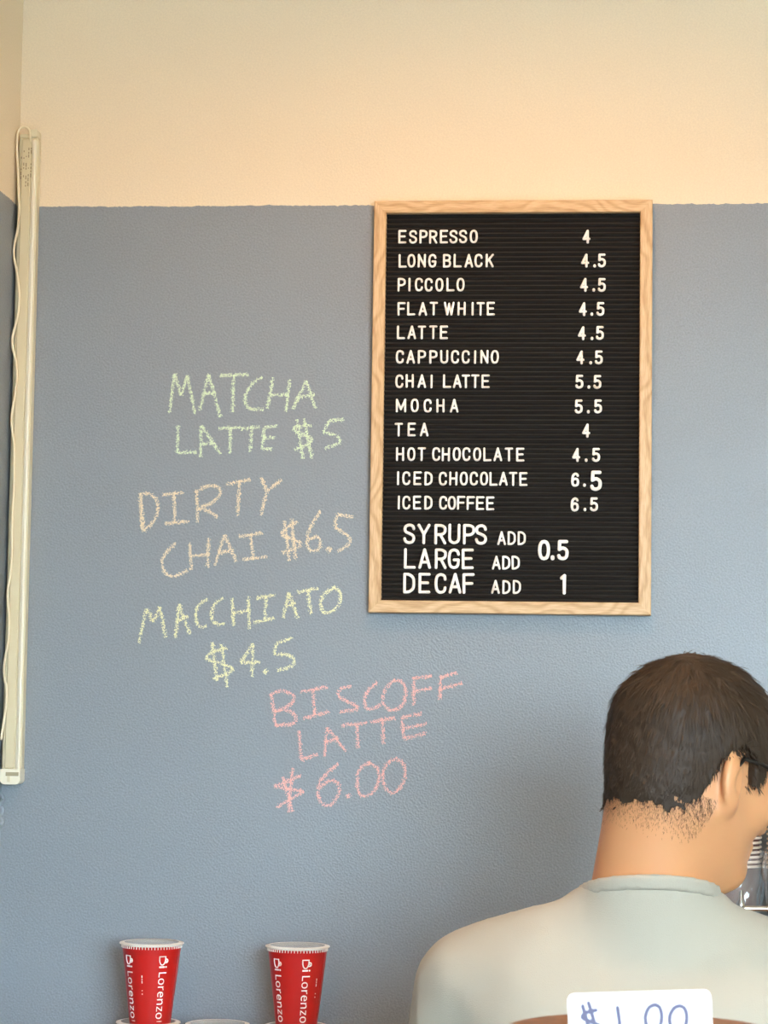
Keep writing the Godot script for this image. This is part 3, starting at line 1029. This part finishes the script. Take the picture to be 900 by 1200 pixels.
func make_spare_cups() -> void:
	var order := ["topmost", "second", "third", "fourth", "fifth", "sixth", "seventh", "eighth", "ninth", "tenth", "eleventh", "twelfth", "thirteenth", "fourteenth", "fifteenth", "sixteenth", "seventeenth", "eighteenth", "nineteenth", "twentieth", "twenty-first", "twenty-second", "twenty-third", "twenty-fourth", "twenty-fifth", "twenty-sixth", "twenty-seventh"]
	var s := Shape.new()
	var rt := 0.0395
	var h := 0.11
	s.lathe(PackedVector2Array([Vector2(0.0, 0.003), Vector2(0.027, 0.003), Vector2(0.027, 0.0), Vector2(0.0285, 0.0), Vector2(rt, h - 0.002)]), 32)
	var body := s.done()
	s = Shape.new()
	var roll := PackedVector2Array()
	for k in 9:
		var a := -PI / 2 + TAU * k / 8.0
		roll.append(Vector2(rt + 0.0008 + 0.0017 * cos(a), h - 0.0017 + 0.0017 * sin(a)))
	s.lathe(roll, 32, Vector3.ZERO, 2.0)
	var rim := s.done()
	var spots := [["stack behind the man", Vector3(0.3095, 1.146, 0.118), 27], ["rightmost stack", Vector3(0.397, 1.146, 0.15), 27]]
	for sp in spots:
		for k in sp[2]:
			var t := thing("spare_cup", "brown paper cup with cream rim, %s from top of the %s" % [order[sp[2] - 1 - k], sp[0]], "cup", sp[1] + Vector3(rng.randf_range(-0.0005, 0.0005), k * 0.0064, rng.randf_range(-0.0005, 0.0005)), "nested spare cups")
			part("body", body, M.kraft, t)
			part("rim", rim, M.kraft_rim, t)
	# crumpled clear sleeve slid down round the stack behind the face
	for j in 2:
		var sl := thing("plastic_sleeve", ["crumpled clear plastic sleeve around cups beside the man's jaw", "crumpled clear plastic sleeve low on the cup stack at the right edge"][j], "plastic wrap", spots[j][1])
		var f := FastNoiseLite.new()
		f.seed = 90 + j
		f.frequency = 1.0
		f.fractal_octaves = 3
		s = Shape.new()
		var rows := []
		for i in 30:
			var v := i / 29.0
			var ring := PackedVector3Array()
			for k in 72:
				var a := TAU * k / 72.0
				var y := v * (0.128 + 0.012 * f.get_noise_2d(cos(a) * 3.0, sin(a) * 3.0 + 20.0))
				var fold := absf(f.get_noise_3d(cos(a) * 5.0 + v * 1.6, sin(a) * 5.0, v * 1.5 + 4.0)) * 0.011
				var r := lerpf(0.031, 0.0425, minf(v * 1.2, 1.0)) + fold
				ring.append(Vector3(cos(a) * r, y + 0.001, -sin(a) * r))
			rows.append(ring)
		s.grid(rows, true)
		part("film", s.done(), M.film, sl)

# ------------------------------------------------------------------ foreground: jar and price card
func make_front_counter() -> void:
	var top := 1.08
	var t := thing("front_counter", "front serving counter with a white top below the wooden-lidded jar", "counter", Vector3(0.95, 0, 1.95))
	var s := Shape.new()
	s.box(Vector3(0.1, top - 0.02, 0), Vector3(2.7, 0.04, 0.70), 0.005)
	part("worktop", s.done(), M.white_laminate, t)
	for k in 5:
		s = Shape.new()
		s.box(Vector3(-1.25 + 0.54 * (k + 0.5), (top - 0.04) / 2, 0.0), Vector3(0.536, top - 0.04, 0.60), 0.004)
		part("panel", s.done(), M.cabinet, t)

func make_jar() -> void:
	var base := Vector3(0.1410, 1.08, 1.885)
	var r := 0.088
	var top := 0.1845
	var t := thing("wooden_lid_jar", "wide glass jar with a brown wooden lid in front of the man", "jar", base)
	var s := Shape.new()
	s.lathe(PackedVector2Array([Vector2(0, 0.0), Vector2(r - 0.02, 0.0), Vector2(r - 0.008, 0.008), Vector2(r - 0.006, 0.02), Vector2(r - 0.006, top - 0.03)]), 64, Vector3.ZERO, 0.9)
	part("glass_body", s.done(), M.glass, t)
	s = Shape.new()
	s.lathe(PackedVector2Array([Vector2(0, top - 0.03), Vector2(r - 0.001, top - 0.03), Vector2(r, top - 0.028), Vector2(r, top - 0.003), Vector2(r - 0.003, top), Vector2(0, top)]), 72)
	var lid := part("lid", s.done(), M.walnut, t)
	s = Shape.new()
	s.lathe(PackedVector2Array([Vector2(0.009, top), Vector2(0.008, top + 0.003), Vector2(0.013, top + 0.007), Vector2(0.012, top + 0.010), Vector2(0.0, top + 0.012)]), 28, Vector3.ZERO, 2.0)
	part("knob", s.done(), M.walnut, lid)
	# card fixed to the front of the lid
	var c := thing("price_card", "white card handwritten $ 1.00 on the front of the brown-lidded jar", "price card", Vector3(0.1377, 1.2473, 1.9735))
	c.rotation = Vector3(0.0, 0.0, 0.053)
	s = Shape.new()
	var w := 0.0821
	var h := 0.0515
	var outline := []
	for q in [[w / 2 - 0.004, 0.004, -PI / 2], [w / 2 - 0.004, h - 0.004, 0.0], [-w / 2 + 0.004, h - 0.004, PI / 2], [-w / 2 + 0.004, 0.004, PI]]:
		for k in 5:
			var a: float = q[2] + PI / 2 * k / 4.0
			outline.append(Vector2(q[0] + 0.004 * cos(a), q[1] + 0.004 * sin(a)))
	var f1 := []
	var f2 := []
	for q in outline:
		f1.append(Vector3(q.x, q.y, 0.0008))
		f2.push_front(Vector3(q.x, q.y, 0.0))
	s.face(f1)
	s.face(f2)
	for i in outline.size():
		var p: Vector2 = outline[i]
		var q: Vector2 = outline[(i + 1) % outline.size()]
		s.face([Vector3(p.x, p.y, 0), Vector3(q.x, q.y, 0), Vector3(q.x, q.y, 0.0008), Vector3(p.x, p.y, 0.0008)])
	part("card_sheet", s.done(), M.card, c)
	# handwriting, in mm from the card's top left corner
	var marks := [["price_mark", [[8.5, 7, 12.5, 24], [12, 5.5, 16.5, 23], [16, 9.5, 10, 11, 8, 13.5, 13, 16, 18, 18.5, 16, 21.5, 9, 22]]], ["digit", [[28.5, 8.5, 29.8, 24]]], ["price_mark", [[36.5, 22.5, 37.3, 22.9]]],
		["digit", [[50, 7.5, 46.5, 9, 44.2, 14, 45, 20, 48.5, 22.5, 52, 20, 53.5, 14, 52.5, 9, 50, 7.5]]], ["digit", [[64, 8.5, 60.5, 10, 58, 15, 59, 21, 62.5, 23.5, 66.3, 21, 67.8, 15, 66.8, 10, 64, 8.5]]]]
	for m in marks:
		s = Shape.new()
		for st in m[1]:
			var p2 := []
			for k in range(0, st.size(), 2):
				p2.append(Vector2(-w / 2 + st[k] * 0.001, h - st[k + 1] * 0.001 * 1.02))
			var pts := PackedVector3Array()
			for q in (curve(p2, 4) if p2.size() > 2 else PackedVector2Array(p2)):
				pts.append(Vector3(q.x, q.y, 0.0009))
			s.tube(pts, 0.0013, 0.0002, 8, true)
		part(m[0], s.done(), M.ink, c)

# ------------------------------------------------------------------ the man: distance fields meshed as surface nets
func capsule(a: Vector3, b: Vector3, ra: float, rb: float, k := 0.02) -> Array:
	return [0, a, b, ra, rb, k]

func egg(c: Vector3, r: Vector3, k := 0.02, bas := Basis()) -> Array:
	return [1, c, r, bas.inverse(), 0.0, k]

func field(p: Vector3, prims: Array) -> float:
	var d := 10.0
	for q in prims:
		var e: float
		if q[0] == 0:
			var ab: Vector3 = q[2] - q[1]
			var t := clampf((p - q[1]).dot(ab) / ab.length_squared(), 0.0, 1.0)
			e = (p - q[1] - ab * t).length() - lerpf(q[3], q[4], t)
		else:
			var l: Vector3 = q[3] * (p - q[1])
			var rr: Vector3 = q[2]
			var k0 := (l / rr).length()
			var k1 := (l / (rr * rr)).length()
			e = k0 * (k0 - 1.0) / maxf(k1, 1e-6)
		var k: float = q[5]
		var h := maxf(k - absf(d - e), 0.0) / k
		d = minf(d, e) - h * h * k * 0.25
	return d

func nets(s: Shape, lo: Vector3, hi: Vector3, cell: float, fn: Callable) -> void:
	var nx := int(ceil((hi.x - lo.x) / cell)) + 1
	var ny := int(ceil((hi.y - lo.y) / cell)) + 1
	var nz := int(ceil((hi.z - lo.z) / cell)) + 1
	var g := PackedFloat32Array()
	g.resize(nx * ny * nz)
	var B := 4
	for bz in range(0, nz, B):
		for by in range(0, ny, B):
			for bx in range(0, nx, B):
				var mid := lo + Vector3(bx + 1.5, by + 1.5, bz + 1.5) * cell
				var dm: float = fn.call(mid)
				var far := absf(dm) > cell * B * 1.6
				for z in range(bz, mini(bz + B, nz)):
					for y in range(by, mini(by + B, ny)):
						for x in range(bx, mini(bx + B, nx)):
							g[(z * ny + y) * nx + x] = dm if far else fn.call(lo + Vector3(x, y, z) * cell)
	var id := PackedInt32Array()
	id.resize(nx * ny * nz)
	id.fill(-1)
	var corner := [[0, 0, 0], [1, 0, 0], [0, 1, 0], [1, 1, 0], [0, 0, 1], [1, 0, 1], [0, 1, 1], [1, 1, 1]]
	var edges := [[0, 1], [2, 3], [4, 5], [6, 7], [0, 2], [1, 3], [4, 6], [5, 7], [0, 4], [1, 5], [2, 6], [3, 7]]
	var first := s.v.size()
	var val := PackedFloat32Array()
	val.resize(8)
	for z in nz - 1:
		for y in ny - 1:
			for x in nx - 1:
				var at := (z * ny + y) * nx + x
				var neg := 0
				for c in 8:
					var q: Array = corner[c]
					val[c] = g[at + q[0] + q[1] * nx + q[2] * nx * ny]
					if val[c] < 0.0:
						neg += 1
				if neg == 0 or neg == 8:
					continue
				var sum := Vector3.ZERO
				var cnt := 0
				for e in edges:
					var a: float = val[e[0]]
					var b: float = val[e[1]]
					if (a < 0.0) != (b < 0.0):
						var t := a / (a - b)
						var pa: Array = corner[e[0]]
						var pb: Array = corner[e[1]]
						sum += Vector3(pa[0], pa[1], pa[2]).lerp(Vector3(pb[0], pb[1], pb[2]), t)
						cnt += 1
				var p := lo + (Vector3(x, y, z) + sum / cnt) * cell
				id[at] = s.v.size()
				s.v.append(p)
				s.uv.append(Vector2(p.x, p.y))
				s.n.append(Vector3.ZERO)
	var step := [1, nx, nx * ny]
	for z in range(1, nz - 1):
		for y in range(1, ny - 1):
			for x in range(1, nx - 1):
				var at := (z * ny + y) * nx + x
				for ax in 3:
					var a := g[at]
					var b := g[at + step[ax]]
					if (a < 0.0) == (b < 0.0):
						continue
					var u: int = step[(ax + 1) % 3]
					var w: int = step[(ax + 2) % 3]
					var q := [id[at - u - w], id[at - w], id[at], id[at - u]]
					if q.min() < 0:
						continue
					if a > 0.0:
						q.reverse()
					for t in [[0, 1, 2], [0, 2, 3]]:
						var fnrm: Vector3 = (s.v[q[t[1]]] - s.v[q[t[0]]]).cross(s.v[q[t[2]]] - s.v[q[t[0]]])
						for c in t:
							s.n[q[c]] += fnrm
						s.ix.append_array([q[t[0]], q[t[2]], q[t[1]]])
	for i in range(first, s.v.size()):
		s.n[i] = s.n[i].normalized() if s.n[i].length() > 0 else Vector3.UP

func make_man() -> void:
	var t := thing("person", "man in a pale grey t-shirt seen from behind, head turned towards the stacked cups", "person", Vector3(0.168, 0, 0.757))
	# the figure is laid out about its own origin; shift carries it to where it stands
	var shift := Vector3(0.030, -0.037, 0.217)
	var O := t.position - shift
	var top := COUNTER_TOP - shift.y
	var ground := -shift.y
	# head frame: x forward, y up, z to his right (towards the room)
	var yaw := deg_to_rad(39.0)
	var pitch := deg_to_rad(19.0)
	var fx := Vector3(cos(pitch) * cos(yaw), -sin(pitch), -cos(pitch) * sin(yaw))
	var uy := Vector3(sin(pitch) * cos(yaw), cos(pitch), -sin(pitch) * sin(yaw))
	var H := Transform3D(Basis(fx, uy, fx.cross(uy)), Vector3(0.2, 1.4405, 0.51))
	var Hi := H.affine_inverse()
	var neck_low := Vector3(0.140, 1.22, 0.488)
	var head := [
		egg(Vector3(-0.008, 0.014, 0), Vector3(0.094, 0.088, 0.073), 0.01),
		egg(Vector3(0.03, -0.035, 0), Vector3(0.064, 0.078, 0.058), 0.03),
		capsule(Vector3(-0.004, -0.05, 0.05), Vector3(0.07, -0.098, 0.014), 0.02, 0.018, 0.03),
		capsule(Vector3(-0.004, -0.05, -0.05), Vector3(0.07, -0.098, -0.014), 0.02, 0.018, 0.03),
		egg(Vector3(0.076, -0.1, 0), Vector3(0.02, 0.018, 0.022), 0.02),
		capsule(Vector3(0.084, 0.012, 0.028), Vector3(0.084, 0.012, -0.028), 0.012, 0.012, 0.015),
		capsule(Vector3(0.09, 0.002, 0), Vector3(0.112, -0.036, 0), 0.007, 0.011, 0.012),
		egg(Vector3(0.101, -0.04, 0.011), Vector3(0.009, 0.008, 0.008), 0.008),
		egg(Vector3(0.101, -0.04, -0.011), Vector3(0.009, 0.008, 0.008), 0.008),
		capsule(Vector3(0.09, -0.066, 0.016), Vector3(0.09, -0.066, -0.016), 0.007, 0.007, 0.008),
		capsule(Vector3(0.089, -0.077, 0.014), Vector3(0.089, -0.077, -0.014), 0.007, 0.007, 0.006),
		egg(Vector3(0.06, -0.028, 0.043), Vector3(0.025, 0.02, 0.018), 0.025),
		egg(Vector3(0.06, -0.028, -0.043), Vector3(0.025, 0.02, 0.018), 0.025),
		capsule(Hi * neck_low, Vector3(-0.025, -0.05, 0), 0.064, 0.054, 0.035),
		capsule(Hi * Vector3(0.140, 1.26, 0.508), Vector3(-0.048, -0.035, 0), 0.054, 0.048, 0.03),
	]
	for sz in [1.0, -1.0]:
		var tilt := Basis(Vector3.BACK, 0.22) * Basis(Vector3.UP, 0.35 * sz)
		head.append(egg(Vector3(-0.012, -0.018, 0.079 * sz), Vector3(0.018, 0.032, 0.009), 0.006, tilt))
		head.append(egg(Vector3(-0.004, -0.046, 0.074 * sz), Vector3(0.01, 0.011, 0.007), 0.008))
	var ear_hollow := func(p: Vector3) -> float:
		var best := 1.0
		for sz in [1.0, -1.0]:
			var l: Vector3 = p - Vector3(-0.004, -0.018, 0.089 * sz)
			best = minf(best, (Vector3(l.x / 0.010, l.y / 0.019, l.z / 0.008)).length() * 0.009 - 0.009)
		return best
	var head_field := func(p: Vector3) -> float: return maxf(field(p, head), -ear_hollow.call(p))
	var s := Shape.new()
	nets(s, Vector3(-0.16, -0.20, -0.115), Vector3(0.145, 0.115, 0.115), 0.0036, head_field)
	for i in s.v.size():
		s.v[i] = H * s.v[i] - O
		s.n[i] = H.basis * s.n[i]
	var head_count := s.v.size()
	var scalp := s.v.duplicate()
	var scalp_n := s.n.duplicate()
	# the rest of the body
	var c := 0.138
	var body := [
		capsule(neck_low, Vector3(0.155, 1.34, 0.515), 0.062, 0.054, 0.03),
		capsule(Vector3(c, 1.272, 0.497), Vector3(c - 0.135, 1.205, 0.485), 0.046, 0.056, 0.04),
		capsule(Vector3(c, 1.272, 0.497), Vector3(c + 0.135, 1.205, 0.485), 0.046, 0.056, 0.04),
		capsule(Vector3(c - 0.09, 1.14, 0.50), Vector3(c + 0.09, 1.14, 0.50), 0.1, 0.1, 0.05),
		capsule(Vector3(c - 0.065, 1.02, 0.53), Vector3(c + 0.065, 1.02, 0.53), 0.1, 0.1, 0.06),
		capsule(Vector3(c - 0.06, 0.9, 0.55), Vector3(c + 0.06, 0.9, 0.55), 0.1, 0.1, 0.06),
		capsule(Vector3(c - 0.07, 0.83, 0.56), Vector3(c + 0.07, 0.83, 0.56), 0.098, 0.098, 0.06),
	]
	var arms := []
	var legs := []
	var wrists := []
	for sx in [-1.0, 1.0]:
		var sh := Vector3(c + 0.188 * sx, 1.185, 0.485)
		var el := Vector3(c + 0.226 * sx, 0.985, 0.47)
		var wr := Vector3(c + 0.19 * sx, 0.99, 0.275)
		arms.append(capsule(sh, el, 0.05, 0.04, 0.03))
		arms.append(capsule(el, el.lerp(wr, 0.35), 0.039, 0.038, 0.02))
		arms.append(capsule(el.lerp(wr, 0.35), wr, 0.038, 0.026, 0.02))
		wrists.append([wr, sx])
		legs.append(capsule(Vector3(c + 0.08 * sx, 0.82, 0.56), Vector3(c + 0.095 * sx, 0.46, 0.545), 0.088, 0.058, 0.03))
		legs.append(capsule(Vector3(c + 0.095 * sx, 0.46, 0.545), Vector3(c + 0.1 * sx, 0.09 + ground, 0.58), 0.055, 0.04, 0.02))
	var all_body: Array = body + arms + legs
	for k in [1, 2]:
		all_body[k] = capsule(body[k][1] + Vector3(0, -0.022, 0), body[k][2], 0.04, 0.05, 0.03)
	nets(s, Vector3(c - 0.33, 0.04, 0.24), Vector3(c + 0.33, 1.31, 0.72), 0.0125, func(p: Vector3) -> float: return field(p, all_body))
	# hands resting on the counter, each finger a chain of its own
	for wq in wrists:
		var wr: Vector3 = wq[0]
		var sx: float = wq[1]
		var out_ := Vector3(-sx, 0, 0)   # thumbs point inwards
		var fw := Vector3(0, -0.16, -1).normalized()
		var hand := [capsule(wr, wr + fw * 0.03, 0.027, 0.026, 0.015)]
		for k in 4:
			var side := (k - 1.5) * -0.0185
			var knuckle := wr + fw * (0.088 - 0.004 * absf(k - 1.2)) + out_ * side * -1.0 + Vector3(0, -0.004, 0)
			hand.append(capsule(wr + fw * 0.02 + out_ * side * -0.6, knuckle, 0.018, 0.0115, 0.012))
			var l: float = [0.038, 0.044, 0.041, 0.031][k]
			var m1 := knuckle + (fw + Vector3(0, -0.15, 0)).normalized() * l
			var m2 := m1 + (fw + Vector3(0, -0.5, 0)).normalized() * l * 0.6
			m2.y = maxf(m2.y, top + 0.0085)
			m1.y = maxf(m1.y, top + 0.011)
			hand.append(capsule(knuckle, m1, 0.0102, 0.0092, 0.004))
			hand.append(capsule(m1, m2, 0.0092, 0.0075, 0.003))
		var th0 := wr + fw * 0.03 + out_ * 0.018
		var th1 := th0 + (fw * 0.6 + out_ * 0.8).normalized() * 0.036 + Vector3(0, -0.008, 0)
		var th2 := th1 + (fw * 0.85 + out_ * 0.4).normalized() * 0.028 + Vector3(0, -0.004, 0)
		hand.append(capsule(th0, th1, 0.014, 0.0112, 0.01))
		hand.append(capsule(th1, th2, 0.0108, 0.0085, 0.004))
		nets(s, wr + Vector3(-0.075, -0.065, -0.20), wr + Vector3(0.075, 0.045, 0.012), 0.0035, func(p: Vector3) -> float: return field(p, hand))
	for i in range(head_count, s.v.size()):
		s.v[i] -= O
	part("body", s.done(), M.skin, t)
	# t-shirt: torso and upper arms, a little fuller, with the sleeves and the neck cut open
	var folds := FastNoiseLite.new()
	folds.seed = 4
	folds.frequency = 1.0
	folds.fractal_octaves = 2
	var cloth: Array = body.slice(1)
	var neck := [capsule(neck_low, H * Vector3(-0.025, -0.05, 0), 0.064, 0.054, 0.03), capsule(Vector3(0.140, 1.26, 0.508), H * Vector3(-0.048, -0.035, 0), 0.054, 0.048, 0.03)]
	var neckline := func(p: Vector3) -> float: return 1.318 + (p.z - 0.57) * 0.26
	var cut := func(p: Vector3) -> float:
		var ripple := 0.0035 * folds.get_noise_3d(p.x * 9.0 + p.y * 4.0, p.y * 7.0, p.z * 9.0) + 0.002 * folds.get_noise_3d(p.x * 24.0, p.y * 9.0, p.z * 24.0)
		var d := maxf(field(p, cloth) - 0.013 - 0.012 * smoothstep(1.05, 0.85, p.y), 0.79 - p.y)
		for k in 2:
			var a: Array = arms[k * 3]
			var dir: Vector3 = (a[2] - a[1]).normalized()
			var sleeve := maxf(field(p, [a]) - 0.0135, (p - a[1]).dot(dir) - 0.155)
			var meet := maxf(0.03 - absf(d - sleeve), 0.0) / 0.03
			d = minf(d, sleeve) - meet * meet * 0.0075
		d += ripple
		var throat := field(p, neck)
		var above: float = p.y - neckline.call(p)
		d = maxf(d, (above + 0.008 + maxf(throat, 0.0) * 0.25) * 0.9)
		var tube := maxf(throat - 0.0115, above + 0.008)
		var blend := maxf(0.03 - absf(d - tube), 0.0) / 0.03
		d = minf(d, tube) - blend * blend * 0.0075
		return d
	s = Shape.new()
	nets(s, Vector3(c - 0.32, 0.78, 0.33), Vector3(c + 0.32, 1.37, 0.73), 0.0085, cut)
	for i in s.v.size():
		s.v[i] -= O
	var shirt := part("t_shirt", s.done(), M.shirt, t)
	# collar band standing up round the neck
	s = Shape.new()
	nets(s, Vector3(0.02, 1.21, 0.38), Vector3(0.26, 1.35, 0.64), 0.0038, func(p: Vector3) -> float:
		var throat := field(p, neck)
		var above: float = p.y - neckline.call(p)
		return maxf(maxf(throat - 0.0142, 0.003 - throat), maxf(above, -0.016 - above)))
	for i in s.v.size():
		s.v[i] -= O
	part("collar", s.done(), M.shirt, shirt)
	# hair, cropped close at the nape and fuller on top
	var skull := [head[0], head[1], head[13], head[14]]
	var strands := FastNoiseLite.new()
	strands.seed = 17
	strands.frequency = 1.0
	strands.fractal_octaves = 3
	var edge := [Vector2(-0.2, -0.068), Vector2(-0.08, -0.073), Vector2(-0.05, -0.07), Vector2(-0.036, -0.048), Vector2(-0.028, 0.005), Vector2(-0.012, 0.018), Vector2(0.006, 0.012), Vector2(0.014, 0.002), Vector2(0.02, -0.016), Vector2(0.032, -0.014), Vector2(0.038, 0.02), Vector2(0.06, 0.045), Vector2(0.085, 0.062), Vector2(0.15, 0.075)]
	var mop := func(p: Vector3) -> float:
		var lowest := 0.0
		for i in edge.size() - 1:
			if p.x >= edge[i].x and p.x <= edge[i + 1].x:
				lowest = lerpf(edge[i].y, edge[i + 1].y, (p.x - edge[i].x) / (edge[i + 1].x - edge[i].x))
		var full := 0.0012 + 0.0165 * smoothstep(-0.066, 0.06, p.y)
		var wisps := 0.0018 * strands.get_noise_3d(p.x * 22.0, p.y * 55.0, p.z * 55.0) + 0.0022 * strands.get_noise_3d(p.x * 45.0, p.y * 190.0, p.z * 190.0)
		return maxf(field(p, skull) - full + wisps, (lowest - p.y) * 0.6 + wisps * 2.5)
	s = Shape.new()
	nets(s, Vector3(-0.155, -0.105, -0.11), Vector3(0.13, 0.145, 0.11), 0.0032, mop)
	for i in s.v.size():
		s.v[i] = H * s.v[i] - O
		s.n[i] = H.basis * s.n[i]
	var hair := part("hair", s.done(), M.hair, t)
	# short strands lying over it, combed down and back from the crown
	var lock := Shape.new()
	var crown := H * Vector3(-0.055, 0.1, 0.01) - O
	for k in 9000:
		var i := rng.randi_range(0, s.v.size() - 1)
		var p := s.v[i]
		var nn := s.n[i]
		var dir := p - crown
		if dir.length() < 0.014:
			continue
		dir = dir - nn * dir.dot(nn) + Vector3(rng.randf_range(-0.01, 0.01), rng.randf_range(-0.012, 0.004), rng.randf_range(-0.01, 0.01))
		dir = (dir - nn * dir.dot(nn)).normalized()
		var high := clampf(((Hi * (p + O)).y + 0.07) / 0.12, 0.0, 1.0)
		var l := lerpf(0.006, 0.02, high) * rng.randf_range(0.7, 1.2)
		var side := dir.cross(nn) * 0.00055
		var p1 := p + dir * l * 0.5 + nn * 0.0014
		var p2 := p + dir * l + nn * rng.randf_range(-0.0005, 0.0018)
		lock.face([p - side, p1 - side, p1 + side, p + side])
		lock.face([p1 - side, p2, p1 + side])
	# stubble fading out down the nape and round the ear
	for i in scalp.size():
		var q: Vector3 = Hi * (scalp[i] + O)
		if q.x > -0.02 or q.y > -0.045:
			continue
		for again in 10:
			if rng.randf() > pow(clampf((q.y + 0.104) / 0.045, 0.0, 1.0), 1.6):
				continue
			var nn: Vector3 = scalp_n[i]
			var p: Vector3 = scalp[i] + Vector3(rng.randf_range(-0.002, 0.002), rng.randf_range(-0.002, 0.002), rng.randf_range(-0.002, 0.002))
			var dir := Vector3(rng.randf_range(-0.35, 0.35), -1, rng.randf_range(-0.35, 0.35))
			dir = (dir - nn * dir.dot(nn)).normalized()
			var side := dir.cross(nn) * 0.00017
			lock.face([p - side, p + dir * rng.randf_range(0.002, 0.0042) + nn * 0.001, p + side])
	var strands_part := part("hair_strands", lock.done(), M.hair, hair)
	strands_part.set_meta("kind", "stuff")
	# glasses
	s = Shape.new()
	for sz in [1.0, -1.0]:
		var arm := PackedVector3Array()
		for q in [Vector3(-0.018, -0.014, 0.084), Vector3(-0.008, 0.006, 0.085), Vector3(0.02, 0.009, 0.083), Vector3(0.09, 0.008, 0.072), Vector3(0.104, 0.006, 0.064)]:
			arm.append(H * Vector3(q.x, q.y, q.z * sz) - O)
		s.tube(arm, 0.0026, 0.0026, 8)
		var ring := PackedVector3Array()
		for k in 25:
			var a := TAU * k / 24.0
			ring.append(H * Vector3(0.108 - 0.1 * pow(0.036 + 0.026 * cos(a), 2.0) * 8.0, -0.004 + 0.02 * sin(a), (0.036 + 0.026 * cos(a)) * sz) - O)
		s.tube(ring, 0.0022, 0.0022, 8, false, false)
	s.tube(PackedVector3Array([H * Vector3(0.108, 0.0, 0.011) - O, H * Vector3(0.112, 0.004, 0.0) - O, H * Vector3(0.108, 0.0, -0.011) - O]), 0.0022, 0.0022, 8)
	part("glasses", s.done(), M.dark, t)
	for sz in [1.0, -1.0]:
		s = Shape.new()
		s.lathe(PackedVector2Array([Vector2(0.0, -0.011), Vector2(0.0078, -0.0078), Vector2(0.011, 0.0), Vector2(0.0078, 0.0078), Vector2(0.0, 0.011)]), 16, Vector3.ZERO, 2.0)
		part("eye", s.done(), M.eye, t, H * Vector3(0.08, -0.008, 0.031 * sz) - O)
		s = Shape.new()
		s.tube(PackedVector3Array([H * Vector3(0.094, 0.02, 0.014 * sz) - O, H * Vector3(0.094, 0.024, 0.03 * sz) - O, H * Vector3(0.083, 0.02, 0.046 * sz) - O]), 0.0035, 0.0035, 8)
		part("eyebrow", s.done(), M.hair, t)
	# trousers and shoes
	var lower: Array = legs + [body[6]]
	s = Shape.new()
	nets(s, Vector3(c - 0.24, 0.05, 0.40), Vector3(c + 0.24, 0.95, 0.72), 0.013, func(p: Vector3) -> float: return maxf(maxf(field(p, lower) - 0.012, 0.085 + ground - p.y), p.y - 0.9))
	for i in s.v.size():
		s.v[i] -= O
	part("trousers", s.done(), M.trousers, t)
	for sx in [-1.0, 1.0]:
		s = Shape.new()
		var sole := [egg(Vector3(c + 0.1 * sx, 0.05 + ground, 0.59), Vector3(0.042, 0.055, 0.055), 0.03), egg(Vector3(c + 0.105 * sx, 0.035 + ground, 0.48), Vector3(0.046, 0.04, 0.085), 0.04), capsule(Vector3(c + 0.1 * sx, 0.06 + ground, 0.585), Vector3(c + 0.1 * sx, 0.12 + ground, 0.582), 0.045, 0.044, 0.03)]
		nets(s, Vector3(c + 0.1 * sx - 0.07, -0.03 + ground, 0.36), Vector3(c + 0.1 * sx + 0.07, 0.14 + ground, 0.68), 0.008, func(p: Vector3) -> float: return maxf(maxf(field(p, sole), ground - p.y + 0.001), p.y - ground - 0.115))
		for i in s.v.size():
			s.v[i] -= O
		part("shoe", s.done(), M.shoe, t)

# ------------------------------------------------------------------
func _ready() -> void:
	rng.seed = 20240611
	make_camera_and_light()
	make_materials()
	make_room()
	make_downlight(0.02, 0.95, 0.28, 79.0, 0.5, Color(1.0, 0.735, 0.50), "recessed ceiling downlight in front of the letter board")
	make_downlight(-0.5, 3.2, 0.24, 86.0, 0.3, Color(1.0, 0.80, 0.62), "recessed ceiling downlight near the corner by the doorway wall")
	make_counter()
	make_letter_board()
	make_man()
	make_batten()
	make_chalk()
	make_cups()
	make_shelf()
	make_spare_cups()
	make_front_counter()
	make_jar()
